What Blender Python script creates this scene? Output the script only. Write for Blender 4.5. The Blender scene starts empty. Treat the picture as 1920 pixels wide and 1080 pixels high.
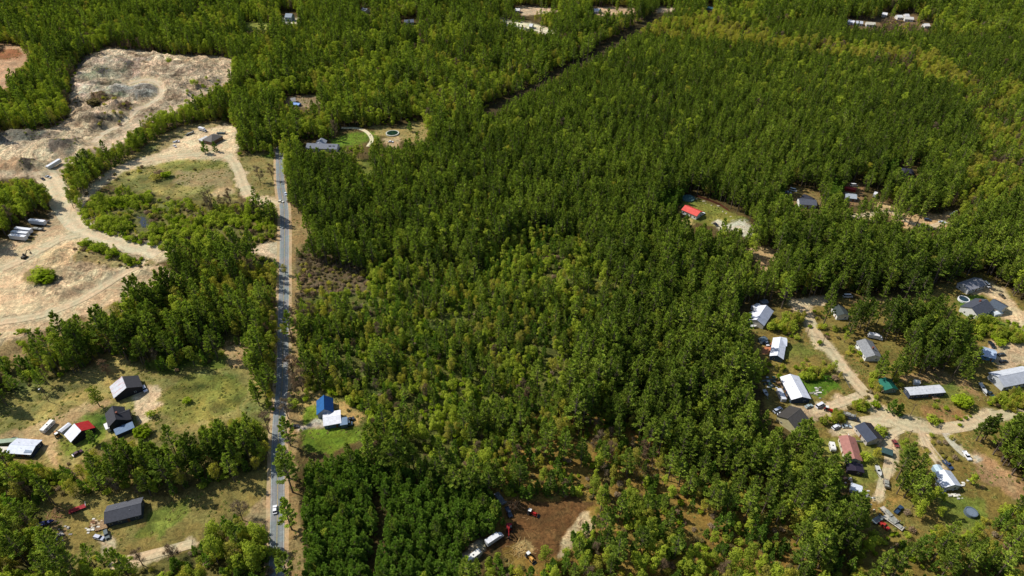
import bpy, math, random
import numpy as np
from mathutils import Vector

R = math.radians
rng = np.random.default_rng(7)
random.seed(7)
scene = bpy.context.scene
C = scene.collection

# ---------------------------------------------------------------- camera, sky, sun, exposure
FOC, HCAM, YH = 1280.0, 265.0, 990.0          # focal length in photo pixels, height in metres, pixels from horizon to centre
PITCH = math.atan(YH / FOC)
SP, CP = math.sin(PITCH), math.cos(PITCH)
cam_d = bpy.data.cameras.new('camera'); cam = bpy.data.objects.new('camera', cam_d); C.objects.link(cam)
cam.location = (0, 0, HCAM); cam.rotation_euler = (math.pi / 2 - PITCH, 0, 0)
cam_d.sensor_width = 36; cam_d.lens = FOC / 1920 * 36; cam_d.clip_start = 1; cam_d.clip_end = 20000
scene.camera = cam

SUN_EL, SUN_AZ = 47.0, (-0.93, 0.37)          # elevation, horizontal direction towards the sun
w = bpy.data.worlds.new('World'); scene.world = w; w.use_nodes = True
nt = w.node_tree; bg = nt.nodes['Background']
sky = nt.nodes.new('ShaderNodeTexSky'); sky.sky_type = 'NISHITA'; sky.sun_disc = False
sky.sun_elevation = R(SUN_EL); sky.sun_rotation = math.atan2(SUN_AZ[0], SUN_AZ[1])
nt.links.new(sky.outputs[0], bg.inputs[0]); bg.inputs[1].default_value = 0.115
sd = bpy.data.lights.new('sun', 'SUN'); sd.energy = 4.8; sd.angle = R(0.53); sd.color = (1, 0.955, 0.88)
sun = bpy.data.objects.new('sun', sd); C.objects.link(sun)
sv = Vector((SUN_AZ[0] * math.cos(R(SUN_EL)), SUN_AZ[1] * math.cos(R(SUN_EL)), math.sin(R(SUN_EL))))
sun.rotation_euler = sv.to_track_quat('Z', 'Y').to_euler(); sun.location = (0, 400, 500)
scene.view_settings.view_transform = 'Standard'; scene.view_settings.look = 'None'
scene.view_settings.exposure = 0.1; scene.view_settings.gamma = 1
scene.view_settings.use_curve_mapping = False
scene.render.engine = 'CYCLES'
scene.cycles.use_denoising = True; scene.cycles.max_bounces = 5; scene.cycles.diffuse_bounces = 3
scene.cycles.transmission_bounces = 3; scene.cycles.caustics_reflective = False; scene.cycles.caustics_refractive = False

# ---------------------------------------------------------------- survey helpers
def G(px, py, z=0.0):
    """the point at height z that stands at photo position (px, py)"""
    u = (np.asarray(px, float) - 960) / FOC; v = (np.asarray(py, float) - 540) / FOC
    d = SP + v * CP; f = CP - v * SP
    t = (HCAM - z) / d
    return u * t, f * t
def P(x, y, z=0.0):
    x = np.asarray(x, float); y = np.asarray(y, float); dz = HCAM - z
    zc = y * CP + dz * SP
    return 960 + FOC * x / zc, 540 + FOC * (dz * CP - y * SP) / zc, zc

def _hash(ix, iy, s):
    n = (ix.astype(np.int64) * 374761393 + iy.astype(np.int64) * 668265263 + s * 974634777) & 0x7fffffff
    n = ((n ^ (n >> 13)) * 1274126177) & 0x7fffffff
    return ((n ^ (n >> 16)) & 0xffff) / 65535.0
def vnoise(x, y, s=0):
    ix = np.floor(x); iy = np.floor(y); fx = x - ix; fy = y - iy
    fx = fx * fx * (3 - 2 * fx); fy = fy * fy * (3 - 2 * fy)
    a = _hash(ix, iy, s); b = _hash(ix + 1, iy, s); c = _hash(ix, iy + 1, s); d = _hash(ix + 1, iy + 1, s)
    return (a * (1 - fx) + b * fx) * (1 - fy) + (c * (1 - fx) + d * fx) * fy
def fbm(x, y, sc, o=4, s=0):
    t = 0; a = 0.5; q = 1.0 / sc
    for k in range(o):
        t = t + a * vnoise(x * q + 17.3 * k, y * q - 9.1 * k, s + k); a *= 0.5; q *= 2.03
    return t / (1 - 0.5 ** o)

SW, SH = 960, 540                      # survey raster, two photo pixels a cell
_gy, _gx = np.mgrid[0:SH, 0:SW]; _gx = _gx * 2 + 1.0; _gy = _gy * 2 + 1.0
def polymask(poly):
    m = np.zeros((SH, SW), bool); n = len(poly)
    x0 = max(0, int(min(p[0] for p in poly) / 2) - 1); x1 = min(SW, int(max(p[0] for p in poly) / 2) + 2)
    y0 = max(0, int(min(p[1] for p in poly) / 2) - 1); y1 = min(SH, int(max(p[1] for p in poly) / 2) + 2)
    if x1 <= x0 or y1 <= y0: return m
    gx = _gx[y0:y1, x0:x1]; gy = _gy[y0:y1, x0:x1]; r = np.zeros(gx.shape, bool); j = n - 1
    for i in range(n):
        xi, yi = poly[i]; xj, yj = poly[j]
        if yi != yj: r ^= ((yi > gy) != (yj > gy)) & (gx < (xj - xi) * (gy - yi) / (yj - yi) + xi)
        j = i
    m[y0:y1, x0:x1] = r
    return m
def linemask(pts, wpx):
    m = np.zeros((SH, SW), bool)
    for a, b in zip(pts[:-1], pts[1:]):
        dx, dy = b[0] - a[0], b[1] - a[1]; l2 = dx * dx + dy * dy + 1e-6
        t = np.clip(((_gx - a[0]) * dx + (_gy - a[1]) * dy) / l2, 0, 1)
        m |= (_gx - a[0] - t * dx) ** 2 + (_gy - a[1] - t * dy) ** 2 < wpx * wpx
    return m
def blur(a, k):
    for _ in range(k):
        p = np.pad(a, ((1, 1), (1, 1)) + ((0, 0),) * (a.ndim - 2), mode='edge')
        a = (p[:-2, 1:-1] + p[2:, 1:-1] + p[1:-1, :-2] + p[1:-1, 2:] + 2 * p[1:-1, 1:-1]) / 6
    return a
def samp(a, px, py):
    i = np.clip((np.asarray(py) / 2).astype(int), 0, SH - 1); j = np.clip((np.asarray(px) / 2).astype(int), 0, SW - 1)
    return a[i, j]

def lin(c):
    c = np.array(c, float) / 255
    return np.where(c < 0.04045, c / 12.92, ((c + 0.055) / 1.055) ** 2.4)

# ---------------------------------------------------------------- what stands where (traced on the photograph, set out on the ground)
ROAD = [(520, 215), (522, 255), (524, 300), (526, 345), (532, 385), (533.5, 420), (533.5, 450), (532.8, 500), (532.3, 540), (531.5, 585), (530.5, 640),
        (530, 690), (529, 720), (526, 755), (523, 790), (521.5, 830), (521, 870), (520.5, 920), (520, 970), (519, 1020), (518, 1080), (517, 1180)]
DIRT = {  # dirt roads: points, width in metres
 'quarry_track': ([(700 / 4, 268), (195, 250), (225, 235), (255, 210), (290, 190), (305, 170), (295, 155), (270, 150), (240, 158)], 6.5),
 'haul_road': ([(85, 325), (100, 348), (112, 375), (128, 402), (150, 425), (185, 440), (225, 455), (265, 466), (300, 474)], 15),
 'loop_road': ([(140, 408), (148, 382), (175, 352), (215, 322), (255, 306), (300, 296), (350, 291), (400, 289), (432, 296), (448, 322), (458, 350), (475, 372), (522, 384)], 8.5),
 'sand_track': ([(0, 505), (60, 478), (110, 450), (150, 440)], 8),
 'lower_sand_track': ([(262, 498), (220, 520), (180, 545), (140, 568), (80, 590), (0, 604)], 7),
 'neighbourhood_road': ([(1490, 575), (1513, 590), (1530, 625), (1560, 660), (1590, 700), (1624, 740), (1650, 770), (1684, 793), (1722, 803), (1772, 803), (1830, 793), (1880, 779), (1925, 765)], 6.5),
 'upper_lane': ([(1485, 571), (1510, 566), (1545, 568)], 6),
 'garage_drive': ([(1612, 742), (1585, 752), (1555, 763), (1528, 768)], 5),
 'yard_drive': ([(1668, 792), (1640, 790), (1615, 795), (1585, 806)], 7),
 'south_drive': ([(1690, 806), (1672, 815), (1664, 835), (1667, 860), (1662, 885), (1655, 905), (1648, 930)], 4),
 'twin_rut_drive': ([(1726, 808), (1738, 835), (1752, 860), (1768, 878)], 3.2),
 'pad_drive': ([(1772, 812), (1785, 830), (1800, 845), (1812, 855)], 3.6),
 'field_drive': ([(230, 1052), (290, 1038), (360, 1020)], 4.5),
 'lawn_drive': ([(640, 240), (670, 241), (688, 248), (697, 262), (690, 275)], 3.5),
 'forest_lane': ([(1600, 408), (1640, 400), (1672, 398), (1700, 415), (1740, 425), (1775, 415)], 4.5),
}
# ground surfaces as they look in full sun, the diagonal cut as in shade (sRGB), painted in this order
GROUND = [
 ((148, 122, 78), [(540, 380), (562, 395), (590, 430), (562, 470), (556, 560), (572, 690), (580, 735), (560, 830), (572, 1080), (498, 1080), (490, 900), (505, 780), (512, 600), (508, 440)]),   # verge
 ((92, 96, 40), [(560, 480), (860, 470), (1000, 400), (1180, 420), (1260, 560), (1160, 640), (1100, 860), (960, 920), (700, 860), (580, 740)]),       # sparse wood floor
 ((142, 112, 50), [(940, 850), (1000, 780), (1130, 760), (1250, 820), (1400, 880), (1560, 960), (1600, 1080), (960, 1080), (900, 980)]),
 ((128, 108, 48), [(1500, 970), (1700, 990), (1920, 900), (1920, 1080), (1500, 1080)]),
 ((104, 88, 62), [(556, 470), (640, 476), (700, 500), (690, 550), (600, 550), (556, 565)]),     # brush
 ((110, 98, 50), [(0, 690), (300, 550), (520, 470), (520, 1080), (0, 1080)]),
 ((196, 152, 116), [(-10, 80), (30, 85), (58, 100), (48, 122), (22, 142), (10, 168), (-10, 170)]),
 ((148, 96, 60), [(-10, 92), (38, 96), (40, 108), (5, 112), (-10, 112)]),
 ((208, 180, 148), [(130, 195), (133, 150), (158, 108), (200, 88), (260, 93), (330, 102), (400, 105), (440, 108), (436, 152), (400, 170), (350, 200), (300, 222), (262, 240), (240, 262), (205, 282), (170, 295), (130, 310), (120, 335), (-10, 340), (-10, 244), (60, 244), (110, 236), (133, 218)]),
 ((190, 170, 146), [(140, 150), (200, 110), (270, 120), (260, 150), (300, 160), (280, 185), (220, 190), (150, 195)]),
 ((206, 178, 142), [(290, 108), (435, 110), (425, 120), (330, 122)]),
 ((168, 158, 146), [(205, 162), (290, 160), (300, 180), (260, 190), (215, 182)]),
 ((212, 186, 150), [(60, 285), (130, 240), (230, 235), (170, 290), (100, 315), (-10, 300), (-10, 275)]),
 ((104, 92, 80), [(90, 288), (110, 266), (150, 262), (158, 270), (140, 288), (105, 297)]),
 ((186, 150, 114), [(-10, 300), (30, 300), (75, 312), (70, 328), (-10, 332)]),
 ((92, 78, 66), [(46, 306), (60, 302), (80, 312), (60, 328), (45, 326)]),
 ((198, 168, 130), [(-10, 450), (60, 452), (92, 420), (100, 372), (84, 330), (125, 322), (150, 345), (130, 385), (160, 432), (230, 458), (306, 472), (300, 495), (335, 520), (282, 552), (232, 562), (170, 592), (100, 614), (30, 652), (-10, 690)]),
 ((222, 188, 142), [(60, 490), (95, 462), (150, 448), (160, 470), (130, 500), (70, 510)]),
 ((222, 192, 150), [(110, 540), (135, 505), (180, 495), (190, 510), (150, 545)]),
 ((224, 190, 148), [(-10, 515), (60, 515), (110, 560), (60, 590), (-10, 595)]),
 ((150, 130, 84), [(45, 515), (70, 500), (105, 510), (100, 535), (60, 540)]),
 ((160, 138, 88), [(150, 470), (260, 470), (300, 500), (240, 505), (180, 500), (140, 490)]),
 ((158, 132, 88), [(60, 640), (200, 575), (260, 555), (300, 560), (230, 600), (120, 650), (20, 680), (-10, 690), (-10, 665)]),
 ((140, 126, 74), [(128, 388), (120, 365), (160, 345), (220, 305), (300, 255), (330, 245), (300, 280), (260, 300), (180, 345), (140, 382)]),
 ((218, 190, 152), [(300, 285), (330, 262), (370, 245), (420, 232), (442, 235), (448, 285), (440, 305), (400, 296), (330, 300), (270, 306)]),
 ((158, 138, 92), [(300, 262), (330, 238), (420, 228), (370, 245), (330, 265), (295, 285)]),
 ((132, 124, 66), [(196, 340), (235, 314), (300, 302), (400, 296), (428, 306), (444, 340), (452, 376), (330, 372), (230, 350)]),
 ((150, 130, 88), [(330, 320), (430, 318), (440, 352), (380, 350), (320, 345)]),
 ((122, 120, 56), [(300, 305), (380, 300), (420, 308), (370, 320), (310, 318)]),
 ((190, 162, 116), [(400, 352), (440, 350), (446, 362), (420, 368), (395, 366)]),
 ((112, 104, 54), [(148, 400), (180, 368), (230, 345), (330, 372), (452, 378), (520, 395), (520, 440), (450, 470), (300, 466), (200, 445)]),
 ((142, 126, 72), [(440, 290), (520, 285), (524, 380), (480, 372), (460, 345)]),
 ((206, 182, 150), [(464, 468), (500, 456), (524, 450), (522, 494), (505, 484), (480, 478)]),
 ((138, 126, 68), [(-10, 765), (60, 720), (130, 700), (190, 680), (220, 668), (262, 690), (335, 702), (420, 682), (425, 640), (470, 645), (485, 700), (505, 770), (500, 810), (440, 790), (400, 800), (350, 830), (300, 850), (240, 830), (190, 830), (120, 880), (60, 875), (-10, 880)]),
 ((110, 116, 42), [(330, 700), (425, 684), (420, 650), (300, 670), (270, 690)]),
 ((124, 120, 52), [(300, 760), (330, 710), (440, 700), (470, 740), (440, 770), (340, 800)]),
 ((178, 148, 102), [(425, 640), (465, 645), (470, 680), (440, 690), (425, 675)]),
 ((182, 150, 104), [(60, 800), (100, 790), (140, 768), (200, 745), (205, 755), (150, 780), (110, 810), (95, 845), (110, 870), (80, 868), (70, 840), (-10, 830), (-10, 812)]),
 ((212, 182, 144), [(240, 745), (270, 728), (295, 722), (300, 745), (290, 780), (260, 800), (255, 770), (245, 760)]),
 ((118, 126, 42), [(100, 835), (140, 822), (165, 812), (195, 805), (200, 830), (150, 848), (118, 855)]),
 ((120, 126, 46), [(150, 785), (180, 775), (195, 790), (175, 810), (155, 805)]),
 ((138, 122, 64), [(85, 970), (120, 940), (200, 925), (300, 935), (380, 915), (505, 872), (505, 985), (440, 960), (385, 990), (380, 1015), (360, 1040), (230, 1050), (150, 1045), (85, 1030)]),
 ((112, 116, 44), [(250, 1000), (280, 960), (350, 935), (370, 960), (300, 1010)]),
 ((150, 124, 84), [(85, 1000), (120, 980), (130, 1010), (100, 1030)]),
 ((196, 172, 138), [(180, 1005), (212, 1000), (215, 1030), (195, 1038), (182, 1030)]),
 ((158, 136, 98), [(440, 985), (505, 930), (506, 1010), (480, 1020)]),
 ((96, 116, 24), [(558, 760), (600, 752), (600, 790), (560, 795)]),
 ((170, 142, 82), [(555, 742), (605, 738), (604, 758), (570, 762), (556, 790)]),
 ((92, 114, 24), [(565, 805), (640, 800), (680, 805), (670, 830), (620, 850), (575, 840)]),
 ((172, 142, 84), [(628, 748), (660, 755), (682, 775), (676, 800), (655, 800), (640, 790), (630, 770)]),
 ((176, 164, 146), [(552, 797), (605, 790), (608, 800), (556, 805)]),
 ((84, 112, 22), [(545, 286), (520, 290), (486, 290), (486, 294), (520, 297)]),
 ((92, 116, 26), [(612, 262), (660, 250), (700, 245), (715, 260), (660, 275), (620, 272)]),
 ((150, 130, 76), [(690, 232), (740, 238), (800, 225), (808, 250), (790, 270), (740, 262), (700, 250)]),
 ((186, 156, 116), [(722, 262), (748, 258), (750, 275), (730, 280)]),
 ((120, 118, 46), [(640, 290), (690, 300), (720, 330), (690, 335), (655, 315)]),
 ((206, 184, 142), [(620, 288), (645, 282), (652, 290), (632, 294)]),
 ((110, 78, 44), [(888, 1040), (920, 1020), (955, 990), (952, 955), (955, 940), (985, 940), (1115, 940), (1108, 965), (1070, 1000), (1045, 1045), (1000, 1052), (975, 1020), (930, 1035)]),
 ((198, 174, 134), [(1040, 1045), (1060, 1010), (1105, 965), (1120, 965), (1110, 1000), (1080, 1030), (1050, 1050)]),
 ((186, 156, 100), [(960, 1030), (975, 1015), (1000, 1028), (995, 1038), (965, 1040)]),
 ((168, 152, 128), [(862, 1040), (880, 1018), (905, 1015), (900, 1040), (880, 1062), (860, 1058)]),
 ((118, 118, 46), [(1275, 400), (1290, 370), (1325, 378), (1370, 395), (1405, 415), (1395, 425), (1340, 428), (1310, 418)]),
 ((176, 152, 90), [(1275, 412), (1300, 410), (1305, 422), (1280, 424)]),
 ((204, 192, 170), [(1332, 415), (1350, 410), (1362, 420), (1385, 414), (1400, 415), (1410, 430), (1402, 450), (1392, 435), (1345, 430)]),
 ((190, 156, 110), [(1385, 458), (1458, 468), (1455, 490), (1432, 510), (1400, 482)]),
 ((128, 106, 62), [(1470, 352), (1540, 355), (1540, 388), (1480, 385)]),
 ((138, 108, 74), [(1575, 345), (1625, 345), (1625, 385), (1580, 385)]),
 ((206, 168, 120), [(1645, 372), (1690, 395), (1700, 412), (1650, 400)]),
 ((200, 178, 118), [(1590, 402), (1640, 398), (1640, 410), (1590, 412)]),
 ((196, 160, 114), [(1668, 405), (1790, 400), (1780, 428), (1690, 426)]),
 ((130, 112, 54), [(1395, 600), (1440, 590), (1480, 565), (1550, 560), (1700, 560), (1800, 520), (1850, 512), (1925, 570), (1925, 800), (1860, 830), (1925, 930), (1905, 960), (1820, 1005), (1690, 1015), (1630, 1000), (1600, 930), (1590, 900), (1535, 850), (1535, 800), (1455, 800), (1425, 740), (1415, 680)]),
 ((190, 158, 116), [(1485, 562), (1545, 562), (1550, 575), (1500, 582)]),
 ((178, 148, 96), [(1600, 560), (1680, 555), (1680, 566), (1600, 570)]),
 ((80, 110, 22), [(1498, 700), (1560, 705), (1575, 735), (1530, 745), (1500, 735)]),
 ((190, 120, 84), [(1430, 650), (1452, 640), (1450, 668), (1440, 668)]),
 ((112, 114, 44), [(1450, 662), (1500, 640), (1540, 665), (1500, 675)]),
 ((178, 152, 120), [(1480, 760), (1560, 755), (1560, 775), (1530, 790), (1500, 775)]),
 ((204, 176, 140), [(1560, 795), (1620, 778), (1660, 780), (1650, 800), (1620, 795), (1600, 808), (1560, 815)]),
 ((190, 164, 126), [(1655, 810), (1680, 812), (1680, 870), (1660, 890), (1655, 860)]),
 ((166, 130, 92), [(1820, 835), (1870, 865), (1925, 915), (1925, 950), (1880, 930), (1840, 900), (1815, 870)]),
 ((176, 166, 150), [(1806, 848), (1826, 850), (1832, 860), (1815, 864)]),
 ((84, 112, 28), [(1792, 560), (1850, 555), (1870, 600), (1900, 612), (1860, 610), (1800, 590)]),
 ((206, 178, 140), [(1815, 530), (1845, 528), (1880, 540), (1925, 590), (1925, 625), (1870, 592), (1890, 572), (1850, 552), (1830, 556)]),
 ((204, 174, 136), [(1850, 660), (1860, 645), (1925, 640), (1925, 680), (1890, 700), (1868, 680)]),
 ((120, 120, 50), [(1840, 780), (1790, 745), (1760, 750), (1720, 710), (1790, 715), (1830, 740), (1850, 770)]),
 ((156, 126, 82), [(1680, 708), (1760, 692), (1820, 715), (1850, 750), (1830, 745), (1780, 712), (1700, 720)]),
 ((150, 116, 70), [(1730, 760), (1800, 770), (1820, 788), (1740, 795)]),
 ((150, 120, 60), [(1620, 930), (1680, 925), (1680, 950), (1630, 955)]),
 ((110, 112, 44), [(1540, 820), (1640, 830), (1650, 900), (1600, 910), (1560, 880)]),
 ((112, 114, 44), [(1760, 920), (1850, 930), (1850, 1000), (1770, 1000)]),
 ((124, 100, 70), [(1590, 28), (1660, 35), (1700, 24), (1748, 38), (1748, 52), (1700, 62), (1615, 58)]),
 ((214, 200, 170), [(922, 26), (948, 36), (1000, 44), (1052, 56), (1052, 68), (1000, 60), (940, 46)]),
 ((198, 170, 140), [(970, 10), (1040, 14), (1050, 22), (980, 30)]),
 ((198, 162, 128), [(1105, 12), (1190, 14), (1200, 26), (1120, 30)]),
 ((206, 180, 150), [(1235, 14), (1272, 14), (1266, 22), (1230, 25)]),
 ((120, 126, 50), [(450, 40), (508, 40), (514, 54), (460, 58)]),
 ((216, 206, 180), [(526, 34), (560, 34), (556, 46), (530, 45)]),
 ((150, 126, 96), [(535, 180), (600, 178), (602, 194), (580, 202), (536, 200)]),
 ((70, 78, 84), [(261, 404), (272, 406), (276, 428), (266, 430), (259, 418)]),
]
GROUND[-1:-1] = [
 ((70, 60, 36), [(1230, 24), (1258, 24), (1180, 80), (1112, 116), (912, 226), (892, 214), (1090, 104), (1148, 70)]),  # diagonal cut: shade of the tree line painted into the ground colour
 ((112, 86, 62), [(166, 200), (178, 184), (200, 184), (214, 196), (196, 206), (176, 210)]), ((100, 78, 60), [(218, 206), (240, 199), (257, 204), (244, 214), (224, 215)]), ((98, 88, 78), [(166, 246), (186, 234), (216, 226), (212, 234), (184, 244), (170, 252)]),
 ((224, 214, 196), [(214, 167), (240, 160), (262, 155), (262, 159), (236, 166)]), ((112, 104, 98), [(184, 142), (210, 132), (212, 136), (196, 146)]), ((110, 102, 96), [(235, 132), (252, 124), (256, 132), (244, 136)]), ((104, 96, 90), [(146, 128), (170, 106), (196, 96), (200, 100), (172, 116), (156, 134)]),
 ((120, 112, 98), [(-10, 262), (20, 252), (60, 254), (98, 246), (96, 256), (60, 268), (10, 270)]), ((200, 184, 160), [(150, 168), (205, 172), (200, 180), (150, 180)]), ((214, 196, 168), [(250, 112), (290, 108), (285, 118), (255, 118)])]
# woodland: 0 open, 1 mature pine, 2 spring broadleaf mix, 3 thin mix, 4 young dense pine, 5 yellowing strip, 6 bright low growth, 7 brown brush, 8 rows of mixed trees
WOODS = [
 (2, [(-200, -200), (1235, -200), (1200, 50), (1090, 110), (990, 160), (900, 215), (830, 262), (760, 230), (700, 280), (620, 300), (560, 290), (520, 340), (450, 330), (200, 420), (-200, 430)]),
 (2, [(1280, -200), (2200, -200), (2200, 60), (1750, 60), (1600, 20), (1400, 50), (1300, 30)]),
 (5, [(1165, 48), (1330, 20), (1450, 62), (1600, 80), (1760, 98), (1830, 140), (2100, 150), (2100, 350), (1800, 350), (1850, 230), (1790, 160), (1650, 112), (1460, 90), (1380, 78), (1190, 62)]),
 (9, [(1800, 160), (1840, 130), (2000, 160), (2000, 330), (1790, 410), (1770, 380), (1850, 310)]),
 (3, [(560, 545), (700, 480), (880, 480), (1000, 410), (1090, 430), (1170, 540), (1090, 660), (1040, 760), (1080, 850), (960, 900), (820, 860), (700, 830), (640, 740), (560, 730)]),
 (10, [(830, 860), (960, 850), (1080, 780), (1180, 780), (1280, 850), (1420, 880), (1500, 950), (1560, 1180), (850, 1180), (960, 930)]),
 (10, [(1560, 1030), (1700, 980), (1820, 980), (2000, 920), (2000, 1180), (1500, 1180)]),
 (4, [(1232, 360), (1288, 345), (1300, 385), (1262, 402), (1236, 396)]), (4, [(1455, 348), (1502, 342), (1502, 380), (1455, 385)]), (4, [(1548, 340), (1585, 338), (1585, 376), (1550, 376)]), (4, [(1652, 300), (1692, 298), (1692, 325), (1655, 326)]), (4, [(1372, 560), (1408, 556), (1408, 612), (1374, 612)]),  # low pine put sunward of the forest buildings so sunlight reaches them
 (4, [(566, 890), (600, 858), (660, 850), (740, 872), (840, 900), (930, 915), (945, 960), (880, 1010), (860, 1180), (560, 1180)]),
 (7, [(560, 468), (640, 478), (695, 500), (690, 548), (600, 550), (556, 560)]),
 (8, [(-100, 700), (60, 640), (170, 600), (250, 550), (330, 510), (420, 480), (480, 470), (522, 500), (516, 640), (512, 780), (480, 730), (470, 650), (430, 650), (400, 690), (300, 690), (215, 665), (130, 700), (60, 725), (-100, 800)]),
 (8, [(-100, 880), (100, 870), (180, 830), (300, 840), (400, 790), (490, 780), (505, 860), (490, 890), (380, 920), (300, 930), (180, 930), (90, 960), (90, 1030), (230, 1055), (330, 1045), (380, 1000), (420, 960), (500, 1000), (502, 1180), (-100, 1180)]),
 (2, [(-100, 340), (60, 335), (98, 370), (92, 415), (60, 445), (-100, 470)]),
 (2, [(100, 350), (105, 320), (160, 300), (210, 270), (260, 240), (330, 200), (430, 165), (470, 240), (440, 235), (360, 232), (310, 250), (280, 290), (200, 330), (130, 362)]),
 (6, [(150, 398), (180, 368), (228, 346), (330, 374), (440, 380), (515, 398), (520, 440), (455, 462), (380, 470), (300, 468), (200, 442), (155, 418)]),
 (0, [(-100, 82), (30, 85), (55, 100), (45, 120), (20, 140), (8, 165), (-100, 168)]),
 (0, [(132, 195), (135, 150), (160, 110), (200, 90), (260, 97), (330, 105), (400, 108), (436, 110), (432, 150), (400, 165), (350, 195), (300, 212), (255, 235), (235, 258), (200, 275), (165, 285), (120, 300), (110, 322), (128, 345), (116, 372), (140, 392), (175, 352), (215, 318), (300, 262), (320, 245), (360, 233), (440, 230), (448, 285), (456, 320), (480, 372), (445, 378), (330, 372), (228, 344), (178, 366), (148, 398), (160, 424), (230, 450), (300, 468), (310, 480), (335, 515), (280, 548), (230, 558), (170, 588), (100, 612), (30, 650), (-100, 720), (-100, 450), (60, 448), (94, 415), (97, 372), (84, 340), (60, 333), (-100, 335), (-100, 248), (60, 247), (110, 240), (135, 220)]),
 (10, [(395, 560), (430, 530), (515, 500), (515, 640), (430, 650), (400, 620)]),
 (0, [(448, 292), (515, 296), (522, 330), (520, 380), (480, 372)]),
 (0, [(466, 468), (522, 448), (524, 492), (500, 482)]),
 (0, [(-100, 765), (60, 722), (130, 702), (190, 682), (215, 668), (260, 690), (330, 700), (420, 682), (428, 650), (470, 650), (482, 705), (500, 765), (495, 795), (440, 780), (400, 790), (350, 820), (300, 845), (240, 822), (200, 830), (110, 872), (60, 862), (-100, 872)]),
 (0, [(92, 965), (130, 935), (200, 925), (300, 935), (380, 918), (500, 878), (506, 975), (440, 955), (385, 985), (375, 1005), (350, 1032), (230, 1040), (150, 1025), (92, 1025)]),
 (0, [(540, 380), (562, 402), (585, 440), (558, 470), (554, 600), (566, 700), (562, 745), (590, 735), (650, 745), (690, 785), (680, 830), (640, 848), (580, 862), (567, 900), (568, 1180), (500, 1180), (505, 880), (512, 800), (518, 700), (520, 500), (520, 440), (512, 380), (517, 285), (532, 285)]),
 (0, [(630, 246), (700, 238), (760, 232), (795, 225), (805, 250), (780, 268), (742, 276), (700, 268), (660, 276), (625, 272)]),
 (0, [(655, 300), (690, 302), (705, 318), (690, 325)]),
 (0, [(866, 1055), (868, 1030), (890, 1018), (930, 1000), (958, 985), (952, 945), (985, 938), (1115, 938), (1108, 965), (1090, 1000), (1045, 1045), (1000, 1052), (975, 1025), (930, 1035)]),
 (0, [(1275, 415), (1282, 378), (1320, 372), (1372, 393), (1412, 418), (1412, 440), (1398, 442), (1385, 426), (1340, 428), (1310, 418)]),
 (0, [(1392, 462), (1455, 472), (1448, 492), (1430, 505)]),
 (0, [(1475, 352), (1535, 356), (1538, 382), (1500, 388)]),
 (0, [(1582, 345), (1618, 345), (1622, 380), (1590, 385)]),
 (0, [(1590, 402), (1640, 398), (1640, 406), (1592, 410)]),
 (0, [(1640, 378), (1690, 395), (1710, 410), (1770, 402), (1790, 405), (1775, 424), (1700, 422)]),
 (0, [(1690, 308), (1716, 312), (1712, 328), (1692, 324)]),
 (0, [(1405, 590), (1430, 562), (1545, 558), (1600, 552), (1690, 552), (1790, 535), (1840, 515), (1880, 540), (2000, 640), (2000, 790), (1860, 800), (1840, 840), (1925, 920), (1900, 945), (1820, 985), (1720, 985), (1650, 1000), (1620, 930), (1590, 905), (1545, 850), (1540, 805), (1465, 795), (1440, 745), (1425, 680), (1412, 640)]),
 (1, [(1548, 580), (1565, 555), (1600, 566), (1680, 568), (1760, 560), (1795, 590), (1828, 640), (1826, 690), (1790, 700), (1720, 688), (1665, 695), (1640, 690), (1670, 668), (1715, 640), (1640, 612), (1560, 606)]),
 (6, [(1440, 585), (1478, 572), (1486, 612), (1452, 625)]),
 (9, [(1425, 680), (1480, 672), (1535, 668), (1565, 690), (1545, 702), (1490, 700), (1430, 702)]),
 (1, [(1686, 836), (1718, 822), (1738, 840), (1742, 920), (1746, 962), (1700, 966), (1672, 925), (1690, 870)]),
 (1, [(1872, 800), (1920, 790), (2000, 790), (2000, 900), (1920, 880), (1872, 848), (1830, 826)]),
 (9, [(1560, 752), (1600, 745), (1622, 760), (1610, 772), (1560, 790)]),
 (6, [(1650, 748), (1690, 745), (1694, 775), (1668, 780)]),
 (6, [(1802, 600), (1850, 592), (2000, 612), (2000, 640), (1870, 645), (1830, 628)]),
 (9, [(1862, 742), (1925, 735), (1925, 760), (1870, 762)]),
 (9, [(1520, 785), (1560, 775), (1570, 790), (1530, 802)]),
 (11, [(1590, 35), (1640, 30), (1700, 25), (1745, 38), (1745, 50), (1700, 60), (1620, 55)]),
 (0, [(925, 28), (950, 38), (1000, 45), (1050, 58), (1050, 66), (1000, 58), (940, 44)]),
 (0, [(975, 12), (1040, 15), (1048, 21), (990, 27)]),
 (0, [(1110, 15), (1190, 15), (1198, 24), (1130, 28)]),
 (0, [(1235, 14), (1270, 14), (1262, 22), (1235, 25)]),
 (0, [(1238, 19), (1262, 16), (1178, 73), (1108, 110), (1090, 108), (1152, 71)]),
 (0, [(1096, 103), (1105, 109), (909, 218), (899, 209)]),
 (0, [(698, 912), (714, 930), (724, 975), (708, 1040), (696, 1180), (680, 1180), (694, 1040), (706, 975)]),
 (0, [(452, 42), (506, 42), (512, 53), (462, 56)]),
 (0, [(526, 20), (560, 24), (556, 45), (530, 44)]),
 (0, [(545, 180), (600, 178), (600, 192), (578, 198), (545, 198)]),
]

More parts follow.
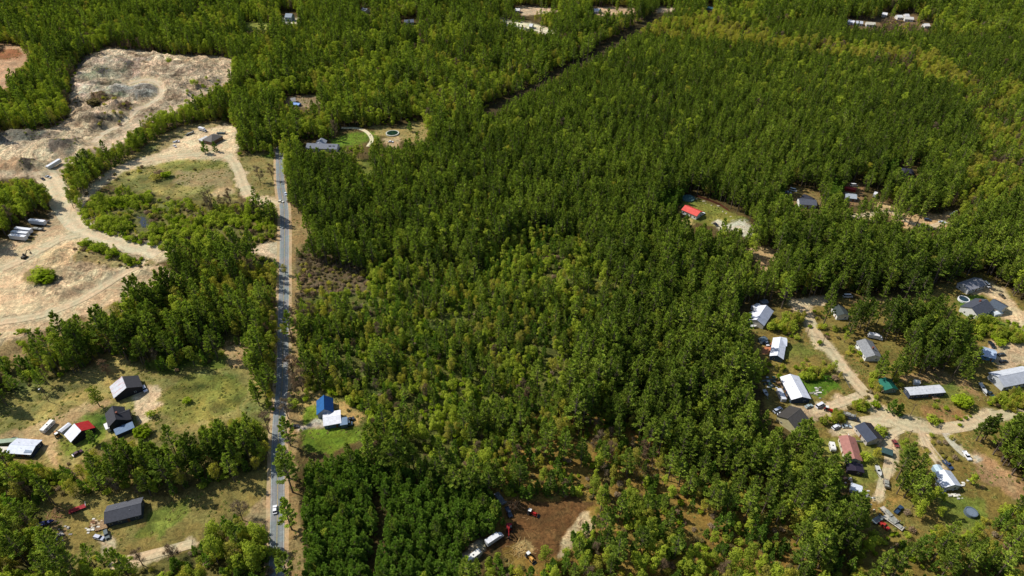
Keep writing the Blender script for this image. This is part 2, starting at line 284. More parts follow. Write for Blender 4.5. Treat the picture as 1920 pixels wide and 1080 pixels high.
# ---------------------------------------------------------------- materials
def new_mat(name):
    m = bpy.data.materials.new(name); m.use_nodes = True; t = m.node_tree
    return m, t, t.nodes['Principled BSDF'], t.nodes.new, t.links.new
_mats = {}
def paint(rgb, rough=0.55, metal=0.0, var=0.12, scale=1.5, bump=0.0, spec=0.3):
    """weathered paint, metal, cloth, wood: rgb is the sRGB look in full sun"""
    key = (tuple(rgb), rough, metal, var, scale, bump, spec)
    if key in _mats: return _mats[key]
    m, t, b, N, L = new_mat('surface_%d_%d_%d' % tuple(rgb)); c = np.minimum(lin(rgb) / 1.1, 0.82)
    tc = N('ShaderNodeTexCoord'); n = N('ShaderNodeTexNoise'); n.inputs['Scale'].default_value = scale
    n.inputs['Detail'].default_value = 5; L(tc.outputs['Object'], n.inputs['Vector'])
    r = N('ShaderNodeMapRange'); r.inputs['From Min'].default_value = 0.3; r.inputs['From Max'].default_value = 0.7
    r.inputs['To Min'].default_value = 1 - var * 1.6; r.inputs['To Max'].default_value = 1 + var * 0.5
    L(n.outputs['Fac'], r.inputs['Value'])
    x = N('ShaderNodeVectorMath'); x.operation = 'SCALE'; x.inputs[0].default_value = c
    L(r.outputs[0], x.inputs['Scale']); L(x.outputs[0], b.inputs['Base Color'])
    b.inputs['Roughness'].default_value = rough; b.inputs['Metallic'].default_value = metal
    b.inputs['Specular IOR Level'].default_value = spec
    if bump:
        bp = N('ShaderNodeBump'); bp.inputs['Strength'].default_value = bump; bp.inputs['Distance'].default_value = 0.1
        L(n.outputs['Fac'], bp.inputs['Height']); L(bp.outputs[0], b.inputs['Normal'])
    _mats[key] = m
    return m
def roofing(rgb, kind='shingle', streak=None):
    """shingles: fine grain and faint courses; metal: standing ribs down the slope"""
    key = ('roof', tuple(rgb), kind, streak)
    if key in _mats: return _mats[key]
    m, t, b, N, L = new_mat('roofing_%s_%d_%d_%d' % ((kind,) + tuple(rgb))); c = np.minimum(lin(rgb) / 1.1, 0.85)
    tc = N('ShaderNodeTexCoord'); n = N('ShaderNodeTexNoise'); n.inputs['Scale'].default_value = 0.6 if kind == 'metal' else 1.2
    n.inputs['Detail'].default_value = 8; n.inputs['Roughness'].default_value = 0.65; L(tc.outputs['Object'], n.inputs['Vector'])
    wv = N('ShaderNodeTexWave'); wv.bands_direction = 'X' if kind == 'metal' else 'Y'
    wv.inputs['Scale'].default_value = 0.55 if kind == 'metal' else 0.8; wv.inputs['Distortion'].default_value = 0.1 if kind == 'metal' else 1.5
    L(tc.outputs['Object'], wv.inputs['Vector'])
    r = N('ShaderNodeMapRange'); r.inputs['From Min'].default_value = 0.3; r.inputs['From Max'].default_value = 0.7
    r.inputs['To Min'].default_value = 0.74 if kind == 'metal' else 0.66; r.inputs['To Max'].default_value = 1.08; L(n.outputs['Fac'], r.inputs['Value'])
    x = N('ShaderNodeVectorMath'); x.operation = 'SCALE'; x.inputs[0].default_value = c; L(r.outputs[0], x.inputs['Scale'])
    out = x.outputs[0]
    if streak is not None:
        n2 = N('ShaderNodeTexNoise'); n2.inputs['Scale'].default_value = 0.35; n2.inputs['Detail'].default_value = 6
        mp = N('ShaderNodeMapping'); mp.inputs['Scale'].default_value = (2.2, 0.5, 1); L(tc.outputs['Object'], mp.inputs[0]); L(mp.outputs[0], n2.inputs['Vector'])
        rr = N('ShaderNodeMapRange'); rr.inputs['From Min'].default_value = 0.55; rr.inputs['From Max'].default_value = 0.68; L(n2.outputs['Fac'], rr.inputs['Value'])
        mx = N('ShaderNodeMix'); mx.data_type = 'RGBA'; L(rr.outputs[0], mx.inputs['Factor']); L(out, mx.inputs['A'])
        mx.inputs['B'].default_value = (*(lin(streak) / 1.1), 1); out = mx.outputs['Result']
    L(out, b.inputs['Base Color'])
    bp = N('ShaderNodeBump'); bp.inputs['Strength'].default_value = 0.35; bp.inputs['Distance'].default_value = 0.06
    L(wv.outputs['Fac'], bp.inputs['Height']); L(bp.outputs[0], b.inputs['Normal'])
    b.inputs['Roughness'].default_value = 0.5 if kind == 'metal' else 0.85; b.inputs['Specular IOR Level'].default_value = 0.3
    _mats[key] = m
    return m
def glass():
    if 'glass' in _mats: return _mats['glass']
    m, t, b, N, L = new_mat('window_glass'); b.inputs['Base Color'].default_value = (0.012, 0.016, 0.02, 1)
    b.inputs['Roughness'].default_value = 0.08; _mats['glass'] = m
    return m
def foliage_mat(name, cols, trans=0.3, tint=0.35, region=90.0):
    """leaves; every tree gets its own shade, neighbouring trees drift together"""
    m = bpy.data.materials.new(name); m.use_nodes = True; t = m.node_tree; t.nodes.clear(); N = t.nodes.new; L = t.links.new
    oi = N('ShaderNodeObjectInfo'); at = N('ShaderNodeAttribute'); at.attribute_name = 'shade'
    n = N('ShaderNodeTexNoise'); n.inputs['Scale'].default_value = 1.0 / region; n.inputs['Detail'].default_value = 3
    L(oi.outputs['Location'], n.inputs['Vector'])
    a = N('ShaderNodeMath'); a.operation = 'MULTIPLY_ADD'; L(oi.outputs['Random'], a.inputs[0]); a.inputs[1].default_value = 0.52
    s = N('ShaderNodeMapRange'); s.inputs['From Min'].default_value = 0.3; s.inputs['From Max'].default_value = 0.7
    s.inputs['To Min'].default_value = 0; s.inputs['To Max'].default_value = 0.5; L(n.outputs['Fac'], s.inputs['Value']); L(s.outputs[0], a.inputs[2])
    cr = N('ShaderNodeValToRGB'); el = cr.color_ramp.elements
    for i, c in enumerate(cols):
        e = el[i] if i < 2 else el.new(0.5)
        e.position = i / (len(cols) - 1); e.color = (*lin(c), 1)
    for i, c in enumerate(cols):
        el[i].position = i / (len(cols) - 1); el[i].color = (*lin(c), 1)
    L(a.outputs[0], cr.inputs[0])
    v = N('ShaderNodeMapRange'); v.inputs['To Min'].default_value = 1 - tint; v.inputs['To Max'].default_value = 1 + tint; L(at.outputs['Fac'], v.inputs['Value'])
    x = N('ShaderNodeVectorMath'); x.operation = 'SCALE'; L(cr.outputs[0], x.inputs[0]); L(v.outputs[0], x.inputs['Scale'])
    d = N('ShaderNodeBsdfDiffuse'); tr = N('ShaderNodeBsdfTranslucent'); L(x.outputs[0], d.inputs[0])
    hv = N('ShaderNodeVectorMath'); hv.operation = 'MULTIPLY'; L(x.outputs[0], hv.inputs[0]); hv.inputs[1].default_value = (1.15, 1.25, 0.5); L(hv.outputs[0], tr.inputs[0])
    mx = N('ShaderNodeMixShader'); mx.inputs[0].default_value = trans; L(d.outputs[0], mx.inputs[1]); L(tr.outputs[0], mx.inputs[2])
    o = N('ShaderNodeOutputMaterial'); L(mx.outputs[0], o.inputs[0])
    return m
def bark_mat():
    m, t, b, N, L = new_mat('bark'); n = N('ShaderNodeTexNoise'); n.inputs['Scale'].default_value = 3; tc = N('ShaderNodeTexCoord'); L(tc.outputs['Object'], n.inputs['Vector'])
    cr = N('ShaderNodeValToRGB'); cr.color_ramp.elements[0].color = (0.05, 0.035, 0.025, 1); cr.color_ramp.elements[1].color = (0.17, 0.13, 0.1, 1)
    L(n.outputs['Fac'], cr.inputs[0]); L(cr.outputs[0], b.inputs['Base Color']); b.inputs['Roughness'].default_value = 0.95
    return m
def ground_mat(name, fine=1.0, attr='soil', bump=0.5, streak=0.0):
    m, t, b, N, L = new_mat(name); at = N('ShaderNodeAttribute'); at.attribute_name = attr
    tc = N('ShaderNodeTexCoord')
    def noise(sc, det=6, dist=0.0, rough=0.6):
        n = N('ShaderNodeTexNoise'); n.inputs['Scale'].default_value = sc; n.inputs['Detail'].default_value = det
        n.inputs['Distortion'].default_value = dist; n.inputs['Roughness'].default_value = rough; L(tc.outputs['Object'], n.inputs['Vector']); return n
    def rng_(o, a, bb, lo, hi):
        r = N('ShaderNodeMapRange'); r.inputs['From Min'].default_value = a; r.inputs['From Max'].default_value = bb
        r.inputs['To Min'].default_value = lo; r.inputs['To Max'].default_value = hi; L(o, r.inputs['Value']); return r.outputs[0]
    n1 = noise(0.05, 8, 0.8); n2 = noise(0.42, 8, 1.6, 0.7); n3 = noise(2.1, 4, 0.0, 0.7)
    k1 = rng_(n1.outputs['Fac'], 0.32, 0.68, 1 - 0.18 * fine, 1 + 0.15 * fine); k2 = rng_(n2.outputs['Fac'], 0.36, 0.64, 1 - 0.5 * fine, 1 + 0.36 * fine)
    k3 = rng_(n3.outputs['Fac'], 0.3, 0.7, 1 - 0.3 * fine, 1 + 0.25 * fine)
    a = N('ShaderNodeMath'); a.operation = 'MULTIPLY'; L(k1, a.inputs[0]); L(k2, a.inputs[1])
    a2 = N('ShaderNodeMath'); a2.operation = 'MULTIPLY'; L(a.outputs[0], a2.inputs[0]); L(k3, a2.inputs[1])
    x = N('ShaderNodeVectorMath'); x.operation = 'SCALE'; L(at.outputs['Color'], x.inputs[0]); L(a2.outputs[0], x.inputs['Scale'])
    # patches that drift towards straw or towards moss
    n4 = noise(0.11, 6, 1.0); k4 = rng_(n4.outputs['Fac'], 0.38, 0.62, 0, 1)
    mx = N('ShaderNodeMix'); mx.data_type = 'RGBA'; L(k4, mx.inputs['Factor']); mx.inputs['A'].default_value = (1.06, 1.0, 0.92, 1); mx.inputs['B'].default_value = (0.90, 1.02, 0.96, 1)
    y = N('ShaderNodeVectorMath'); y.operation = 'MULTIPLY'; L(x.outputs[0], y.inputs[0]); L(mx.outputs['Result'], y.inputs[1])
    # worked ground: rubble, spoil and wheel marks where the 'worked' value says so
    wk = N('ShaderNodeAttribute'); wk.attribute_name = 'worked'
    n6 = noise(0.16, 12, 1.8, 0.74); k6 = rng_(n6.outputs['Fac'], 0.41, 0.59, 0.5, 1.5)
    wv = N('ShaderNodeTexWave'); wv.inputs['Scale'].default_value = 0.055; wv.inputs['Distortion'].default_value = 26; wv.inputs['Detail'].default_value = 3; wv.inputs['Detail Scale'].default_value = 0.22
    L(tc.outputs['Object'], wv.inputs['Vector']); k7 = rng_(wv.outputs['Fac'], 0.0, 0.16, 0.72, 1.0)
    a6 = N('ShaderNodeMath'); a6.operation = 'MULTIPLY'; L(k6, a6.inputs[0]); L(k7, a6.inputs[1])
    m6 = N('ShaderNodeMix'); m6.data_type = 'FLOAT'; L(wk.outputs['Fac'], m6.inputs['Factor']); m6.inputs['A'].default_value = 1.0; L(a6.outputs[0], m6.inputs['B'])
    y2 = N('ShaderNodeVectorMath'); y2.operation = 'SCALE'; L(y.outputs[0], y2.inputs[0]); L(m6.outputs['Result'], y2.inputs['Scale']); y = y2
    L(y.outputs[0], b.inputs['Base Color']); b.inputs['Roughness'].default_value = 0.95; b.inputs['Specular IOR Level'].default_value = 0.1
    bp = N('ShaderNodeBump'); bp.inputs['Strength'].default_value = bump; bp.inputs['Distance'].default_value = 0.8
    L(n2.outputs['Fac'], bp.inputs['Height'])
    bp2 = N('ShaderNodeBump'); bp2.inputs['Strength'].default_value = bump; bp2.inputs['Distance'].default_value = 0.2
    L(n3.outputs['Fac'], bp2.inputs['Height']); L(bp.outputs[0], bp2.inputs['Normal'])
    bp3 = N('ShaderNodeBump'); bp3.inputs['Distance'].default_value = 3.0; L(wk.outputs['Fac'], bp3.inputs['Strength']); L(n6.outputs['Fac'], bp3.inputs['Height']); L(bp2.outputs[0], bp3.inputs['Normal']); L(bp3.outputs[0], b.inputs['Normal'])
    return m

# ---------------------------------------------------------------- object helpers
def tag(o, label=None, cat=None, group=None, kind=None):
    if label: o['label'] = label
    if cat: o['category'] = cat
    if group: o['group'] = group
    if kind: o['kind'] = kind
    return o
def link(name, me, parent=None, loc=None, rz=0.0):
    o = bpy.data.objects.new(name, me); C.objects.link(o)
    if parent: o.parent = parent
    if loc is not None: o.location = loc
    if rz: o.rotation_euler = (0, 0, rz)
    return o
def empty(name, loc, rz, label, cat, group=None):
    o = link(name, None, None, loc, rz); o.empty_display_size = 1
    return tag(o, label, cat, group)
def arrays(name, v, f, mats, mi=None, attr=None, smooth=False):
    """mesh from numpy: v (n,3), f (m,k)"""
    me = bpy.data.meshes.new(name); f = np.asarray(f, np.int32); k = f.shape[1]; m = len(f)
    me.vertices.add(len(v)); me.vertices.foreach_set('co', np.asarray(v, np.float32).ravel())
    me.loops.add(m * k); me.loops.foreach_set('vertex_index', f.ravel())
    me.polygons.add(m); me.polygons.foreach_set('loop_start', np.arange(0, m * k, k, dtype=np.int32))
    for x in mats: me.materials.append(x)
    if mi is not None: me.polygons.foreach_set('material_index', np.asarray(mi, np.int32))
    if smooth: me.polygons.foreach_set('use_smooth', np.ones(m, bool))
    me.update(calc_edges=True)
    if attr:
        for an, (dom, typ, dat) in attr.items():
            a = me.attributes.new(an, typ, dom); a.data.foreach_set({'FLOAT': 'value', 'FLOAT_COLOR': 'color', 'FLOAT_VECTOR': 'vector', 'INT': 'value'}[typ], np.asarray(dat).ravel())
    return me
class MB:
    """collects convex bits into one mesh"""
    def __init__(s): s.v = []; s.f = []; s.m = []
    def poly(s, vs, fs, m=0):
        b = len(s.v); s.v += [tuple(p) for p in vs]; s.f += [tuple(b + i for i in q) for q in fs]; s.m += [m] * len(fs); return s
    def box(s, x0, x1, y0, y1, z0, z1, m=0, tx=0.0, ty=0.0):
        """tx, ty: how much the top is drawn in on each side"""
        vs = [(x0, y0, z0), (x1, y0, z0), (x1, y1, z0), (x0, y1, z0), (x0 + tx, y0 + ty, z1), (x1 - tx, y0 + ty, z1), (x1 - tx, y1 - ty, z1), (x0 + tx, y1 - ty, z1)]
        return s.poly(vs, [(3, 2, 1, 0), (4, 5, 6, 7), (0, 1, 5, 4), (1, 2, 6, 5), (2, 3, 7, 6), (3, 0, 4, 7)], m)
    def extr(s, prof, y0, y1, m=0, inset=0.0):
        """profile in x,z pushed along y"""
        n = len(prof); cz = sum(p[1] for p in prof) / n
        vs = [(x, y0 + (inset if z > cz else 0), z) for x, z in prof] + [(x, y1 - (inset if z > cz else 0), z) for x, z in prof]
        return s.poly(vs, [tuple(range(n)), tuple(range(2 * n - 1, n - 1, -1))] + [(i, i + n, (i + 1) % n + n, (i + 1) % n) for i in range(n)], m)
    def tube(s, a, b, r0, r1=None, n=6, m=0):
        a = Vector(a); b = Vector(b); r1 = r0 if r1 is None else r1; d = (b - a).normalized()
        u = d.orthogonal().normalized(); w_ = d.cross(u); vs = []
        for p, r in ((a, r0), (b, r1)):
            vs += [p + (u * math.cos(2 * math.pi * i / n) + w_ * math.sin(2 * math.pi * i / n)) * r for i in range(n)]
        return s.poly(vs, [tuple(range(n - 1, -1, -1)), tuple(range(n, 2 * n))] + [(i, (i + 1) % n, (i + 1) % n + n, i + n) for i in range(n)], m)
    def ell(s, c, rx, ry, rz, n=10, k=5, m=0, z0=-1.0):
        vs = []; fs = []
        for j in range(k + 1):
            t = z0 + (1 - z0) * j / k; rr = math.sqrt(max(0.0, 1 - t * t)) if abs(t) < 1 else 0.02
            vs += [(c[0] + rx * rr * math.cos(2 * math.pi * i / n), c[1] + ry * rr * math.sin(2 * math.pi * i / n), c[2] + rz * t) for i in range(n)]
        for j in range(k):
            fs += [(j * n + i, j * n + (i + 1) % n, (j + 1) * n + (i + 1) % n, (j + 1) * n + i) for i in range(n)]
        fs += [tuple(range(n - 1, -1, -1)), tuple(range(k * n, k * n + n))]
        return s.poly(vs, fs, m)
    def mesh(s, name, mats, smooth=False, bevel=0.0):
        me = bpy.data.meshes.new(name); me.from_pydata(s.v, [], s.f)
        for x in mats: me.materials.append(x)
        me.polygons.foreach_set('material_index', s.m)
        if smooth: me.polygons.foreach_set('use_smooth', [True] * len(s.f))
        me.update(); return me
    def build(s, name, mats, parent=None, **k):
        mats = mats if isinstance(mats, (list, tuple)) else [mats]
        return link(name, s.mesh(name, mats, **k), parent)

# ---------------------------------------------------------------- the lie of the land
PILES = [(118, 284, 19, 10, 1.8), (30, 322, 20, 8, 1.6), (62, 320, 8, 4, 1.2), (22, 258, 12, 5, 1.5), (50, 258, 9, 4, 1.3), (85, 254, 11, 4.5, 1.4), (165, 232, 16, 5, 1.7),
         (200, 205, 12, 4, 1.5), (235, 208, 13, 3.5, 1.6), (185, 190, 11, 5, 1.4), (205, 118, 18, 3.5, 1.8), (255, 180, 14, 3.5, 1.6), (372, 160, 16, 4, 1.6), (345, 172, 14, 3, 1.6),
         (210, 140, 10, 3, 1.2), (248, 130, 10, 3, 1.2), (300, 128, 14, 2.5, 1.5), (20, 650, 14, 2.4, 3.0), (140, 478, 12, 2, 2.4), (175, 490, 12, 2.2, 2.2), (30, 100, 20, 4, 2.0)]
_rough = np.zeros((SH, SW))
_rough[polymask([(135, 195), (140, 150), (165, 112), (205, 95), (260, 99), (330, 108), (400, 111), (432, 114), (426, 148), (390, 164), (340, 192), (290, 212), (240, 230), (220, 255), (180, 272), (140, 262), (110, 245), (140, 218)])] = 1.0
_rough[polymask([(-10, 248), (60, 250), (110, 245), (140, 262), (180, 272), (160, 285), (110, 300), (90, 320), (-10, 330)])] = 0.55
_rough[polymask([(130, 455), (220, 470), (300, 490), (280, 520), (200, 525), (120, 560), (40, 555), (60, 510)])] = 0.5
_rough[polymask([(-10, 645), (80, 620), (160, 590), (150, 610), (60, 650), (-10, 685)])] = 0.4
for nm in ('quarry_track', 'lower_sand_track', 'sand_track', 'haul_road'): _rough[linemask(DIRT[nm][0], 7)] = 0
_rough = blur(_rough, 5)
_pc = [(float(G(a, b)[0]), float(G(a, b)[1]), r, h, e) for a, b, r, h, e in PILES]
def height(x, y):
    x = np.asarray(x, float); y = np.asarray(y, float); px, py, _ = P(x, y)
    ok = (px > -20) & (px < 700) & (py > 0) & (py < 760) & (y > 0)
    r = np.where(ok, samp(_rough, px, py), 0)
    rd = 1 - np.abs(2 * fbm(x, y, 34, 4, 3) - 1) * 2
    rd2 = 1 - np.abs(2 * fbm(x * 0.7 + y * 0.5, y * 1.3, 12, 4, 14) - 1) * 2; rd3 = 1 - np.abs(2 * vnoise(x / 5.2, y / 3.6, 77) - 1) * 2
    pit = np.clip((fbm(x, y, 30, 3, 91) - 0.5) * 14, 0, 1) * 2.2
    h = r * (np.maximum(rd - 0.55, 0) ** 1.0 * 5 + pit + np.maximum(rd2 - 0.45, 0) * 5.0 + np.maximum(rd3 - 0.3, 0) * 0.9 + (fbm(x, y, 5, 2, 8) - 0.5) * 2.2)
    for cx, cy, rr, hh, el in _pc:
        dd = np.hypot((x - cx) / el, (y - cy)); dd = dd + (fbm(x, y, 9, 3, 5) - 0.5) * rr * 0.5
        h = h + hh * np.clip(1 - dd / rr, 0, 1) ** 0.9
    far = 1.2 * (fbm(x, y, 220, 2, 11) - 0.5) * np.clip((np.asarray(y) - 650) / 300, 0, 1)
    return h + far
def gp(px, py):
    """ground point under a photo position"""
    x, y = G(px, py); z = float(height(x, y)); x, y = G(px, py, z)
    return Vector((float(x), float(y), float(height(x, y))))

# ground colours
_base = lin((92, 76, 42)) / 1.1
_col = np.zeros((SH, SW, 3)); _col[:] = _base
_nearroad = np.zeros((SH, SW), bool)
for c_, poly in GROUND: _col[polymask(poly)] = lin(c_) / 1.1
for nm, (pts, wd) in DIRT.items():
    if nm in ('lawn_drive', 'forest_lane'): continue
    py_ = pts[len(pts) // 2][1]; k_ = FOC * (SP + (py_ - 540) / FOC * CP) / HCAM
    _col[linemask(pts, wd * 0.5 * k_)] = lin((206, 180, 142)) / 1.1
_col = blur(_col, 1)

yy = [-1500, -600, -200, -60, 0, 40]
q = 70.0
while q < 1500: yy.append(q); q += 0.0033 * q + 0.38
yy += [1550, 1650, 1850, 2200, 2800, 4000, 6000]
yy = np.array(yy); ss = np.concatenate([[-4.5, -3.2, -2.4, -1.9], np.linspace(-1.55, 1.55, 660), [1.9, 2.4, 3.2, 4.5]])
wy = np.maximum(0.594 * yy + 121, 130.0)
X = ss[None, :] * wy[:, None]; Y = np.repeat(yy[:, None], len(ss), 1)
Z = height(X, Y)
wx = X + (fbm(X, Y, 9, 3, 21) - 0.5) * 9; wyy = Y + (fbm(X, Y, 9, 3, 22) - 0.5) * 9
px, py, zc = P(wx, wyy)
inside = (px > -120) & (px < 2040) & (py > -40) & (py < 1200) & (Y > 60)
col = np.where(inside[..., None], samp(_col, px, py), _base)
# broad patches of straw and moss in the open grass
g_ = fbm(X, Y, 26, 4, 31)[..., None]; sat = (col[..., 1:2] > col[..., 0:1] * 0.78) & (col[..., 2:3] < col[..., 0:1] * 0.62)
g2_ = fbm(X, Y, 8, 4, 33)[..., None]; g3_ = fbm(X * 0.4 + Y * 0.25, Y * 1.3 - X * 0.2, 6, 4, 35)[..., None]
col = np.where(sat, col * (1.08 + (g_ - 0.5) * np.array([1.3, 0.7, 1.1]) + (g2_ - 0.5) * np.array([1.4, 1.2, 1.1]) + (g3_ - 0.5) * 0.9), col * (1 + (g_ - 0.5) * 0.5 + (g2_ - 0.5) * 0.5))
lum_ = col.mean(-1, keepdims=True); col = lum_ + (col - lum_) * 0.93
col = np.clip(col, 0.005, 0.75)
rv_ = np.where((px > -20) & (px < 460) & (py > 60) & (py < 700), samp(_rough, px, py), 0)[..., None]
gq_ = fbm(X, Y, 15, 4, 61)[..., None]; gs_ = fbm(X * 0.35 + Y * 0.4, Y * 1.6, 10, 4, 62)[..., None]
col = col * (1 + rv_ * ((gq_ - 0.5) * np.array([1.5, 1.6, 1.75]) + (gs_ - 0.5) * 1.1))
wkd_ = np.clip(rv_[..., 0] * 1.0 + np.where(inside & (col.mean(-1) > 0.33) & (px < 520), 0.28, 0), 0, 1); brown_ = inside & (px > 880) & (px < 1115) & (py > 935) & (py < 1055); wkd_ = np.where(brown_, 0.3, wkd_)
nr, nc = X.shape; idx = np.arange(nr * nc).reshape(nr, nc)
F = np.stack([idx[:-1, :-1], idx[:-1, 1:], idx[1:, 1:], idx[1:, :-1]], -1).reshape(-1, 4)
M_GROUND = ground_mat('soil_and_grass')
gm = arrays('ground', np.stack([X, Y, Z], -1).reshape(-1, 3), F, [M_GROUND], smooth=False,
            attr={'soil': ('POINT', 'FLOAT_COLOR', np.concatenate([col.reshape(-1, 3), np.ones((nr * nc, 1))], 1)), 'worked': ('POINT', 'FLOAT', wkd_.ravel())})
tag(link('ground', gm), kind='structure')

# ---------------------------------------------------------------- roads
def spline(pts, step):
    w_ = np.array([G(*p) for p in pts]).reshape(-1, 2); out = []
    w_ = np.vstack([2 * w_[0] - w_[1], w_, 2 * w_[-1] - w_[-2]])
    for i in range(1, len(w_) - 2):
        p0, p1, p2, p3 = w_[i - 1:i + 3]; n = max(2, int(np.hypot(*(p2 - p1)) / step))
        for t in np.arange(n) / n:
            out.append(0.5 * (2 * p1 + (p2 - p0) * t + (2 * p0 - 5 * p1 + 4 * p2 - p3) * t * t + (3 * p1 - p0 - 3 * p2 + p3) * t ** 3))
    out.append(w_[-2]); return np.array(out)
def ribbon(name, c, offs, lift, mat, colour, jit=0.0, profile=None):
    t = np.gradient(c, axis=0); t /= np.hypot(t[:, 0], t[:, 1])[:, None] + 1e-9; n = np.stack([-t[:, 1], t[:, 0]], 1)
    offs = np.asarray(offs, float); o = np.repeat(offs[None], len(c), 0)
    if jit:
        s = np.arange(len(c)); o[:, 0] += (fbm(s * 1.0, s * 0 + 3, 5, 3, 40) - 0.5) * jit; o[:, -1] += (fbm(s * 1.0, s * 0 + 9, 5, 3, 41) - 0.5) * jit
    xy = c[:, None, :] + n[:, None, :] * o[..., None]; z = height(xy[..., 0], xy[..., 1]) + lift
    col = np.repeat(np.array(colour)[None, None], len(c), 0).repeat(len(offs), 1)
    if profile is not None: col = col * np.asarray(profile)[None, :, None]
    k = len(offs); ix = np.arange(len(c) * k).reshape(len(c), k)
    f = np.stack([ix[:-1, :-1], ix[:-1, 1:], ix[1:, 1:], ix[1:, :-1]], -1).reshape(-1, 4)[:, ::-1]
    cc = np.concatenate([col.reshape(-1, 3), np.ones((len(c) * k, 1))], 1)
    me = arrays(name, np.concatenate([xy, z[..., None]], -1).reshape(-1, 3), f, [mat], attr={'soil': ('POINT', 'FLOAT_COLOR', np.clip(cc, 0, 0.8))}, smooth=True)
    return link(name, me)
M_DIRT = ground_mat('packed_dirt', 0.45, bump=0.35)
M_TAR = ground_mat('weathered_asphalt', 0.35, bump=0.15)
M_LINE = ground_mat('road_paint', 0.5, bump=0.05)
rc = spline(ROAD, 3.0)
for o_, nm in (((-4.9, -3.0), 'gravel_shoulder'), ((3.0, 4.9), 'gravel_shoulder')):
    tag(ribbon(nm, rc, np.linspace(o_[0], o_[1], 4), 0.02, M_DIRT, lin((186, 158, 124)) / 1.1, 0.5), kind='structure')
asph = tag(ribbon('road', rc, np.linspace(-3.1, 3.1, 9), 0.05, M_TAR, lin((130, 132, 136)) / 1.1, 0.12,
                  [0.92, 1.0, 1.1, 0.95, 0.86, 0.95, 1.1, 1.0, 0.92]), kind='structure')
for a_ in (-2.85, 2.75): tag(ribbon('edge_line', rc, [a_, a_ + 0.12], 0.056, M_LINE, lin((215, 213, 205)) / 1.1), kind='structure')
for a_ in (-0.16, 0.06): tag(ribbon('centre_line', rc, [a_, a_ + 0.09], 0.056, M_LINE, lin((190, 165, 95)) / 1.1), kind='structure')
DC = {'quarry_track': (198, 178, 152), 'lawn_drive': (214, 200, 168), 'pad_drive': (186, 174, 156), 'twin_rut_drive': (194, 172, 142), 'neighbourhood_road': (196, 174, 142), 'haul_road': (206, 186, 156)}
for li_, (nm, (pts, wd)) in enumerate(DIRT.items()):
    cc_ = spline(pts, 2.2); o_ = np.linspace(-wd / 2, wd / 2, 9)
    pr = [0.93, 0.98, 1.1, 1.0, 0.9, 1.0, 1.1, 0.98, 0.93]
    tag(ribbon(nm, cc_, o_, (0.14 if 'quarry' in nm or 'sand' in nm else 0.06) + 0.009 * li_, M_DIRT, lin(DC.get(nm, (200, 178, 146))) / 1.1, wd * 0.22, pr), kind='structure')

# ---------------------------------------------------------------- trees: forms
M_NEEDLE = foliage_mat('pine_needles', [(94, 112, 50), (122, 140, 56), (150, 166, 66), (174, 184, 84)], 0.32, 0.5)
M_YPINE = foliage_mat('young_pine_needles', [(98, 126, 52), (124, 152, 60), (150, 174, 72)], 0.38, 0.3)
M_LEAF = foliage_mat('spring_leaves', [(114, 126, 50), (140, 152, 52), (166, 178, 60), (152, 152, 66)], 0.42, 0.28, 60)
M_OLIVE = foliage_mat('opening_leaves', [(156, 150, 72), (180, 174, 66), (170, 162, 78), (198, 188, 78)], 0.42, 0.28, 60)
M_BUD = foliage_mat('bare_twigs_and_buds', [(128, 116, 92), (142, 124, 100), (136, 110, 86), (150, 142, 112)], 0.15, 0.3, 60)
M_BRUSH = foliage_mat('brown_brush', [(98, 94, 50), (112, 100, 64), (122, 112, 64), (104, 108, 50)], 0.2, 0.3, 40)
M_SHRUB = foliage_mat('shrub_leaves', [(104, 124, 26), (130, 150, 32), (150, 168, 42), (138, 140, 50)], 0.42, 0.28, 50)
M_BARK = bark_mat()

def tris_at(r, base, d, length, width, k, spread, up):
    """k blades leaving base along d with some spread -> (k*3,3) vertices"""
    n = len(base); b = np.repeat(base, k, 0); dd = np.repeat(d, k, 0)
    rad = r.normal(size=(n * k, 3)); rad[:, 2] = rad[:, 2] * 0.55 + up; rad /= np.linalg.norm(rad, axis=1)[:, None]
    di = dd * (1 - spread) + rad * spread; di /= np.linalg.norm(di, axis=1)[:, None]
    L_ = length * r.uniform(0.7, 1.25, (n * k, 1)); s = np.cross(di, np.array([0, 0, 1.0]) + r.normal(size=(n * k, 3)) * 0.45); s /= np.linalg.norm(s, axis=1)[:, None]
    wv = s * width * 0.5; mid = b + di * L_ * 0.45
    return np.stack([b - wv * 0.4, mid + wv * 1.0, b + di * L_], 1), np.stack([b + wv * 0.4, b + di * L_, mid - wv * 1.0], 1)
def tube_np(pts, rad, n=5):
    pts = np.asarray(pts, float); t = np.gradient(pts, axis=0); t /= np.linalg.norm(t, axis=1)[:, None]
    u = np.cross(t, [0.31, 0.77, 0.12]); u /= np.linalg.norm(u, axis=1)[:, None]; v = np.cross(t, u)
    a = np.arange(n) * 2 * math.pi / n
    V = pts[:, None] + (u[:, None] * np.cos(a)[None, :, None] + v[:, None] * np.sin(a)[None, :, None]) * np.asarray(rad)[:, None, None]
    i = np.arange(len(pts) * n).reshape(len(pts), n); j = np.roll(i, -1, 1)
    q_ = np.stack([i[:-1], j[:-1], j[1:], i[1:]], -1).reshape(-1, 4)
    f = np.concatenate([q_[:, [0, 1, 2]], q_[:, [0, 2, 3]]]); return V.reshape(-1, 3), f
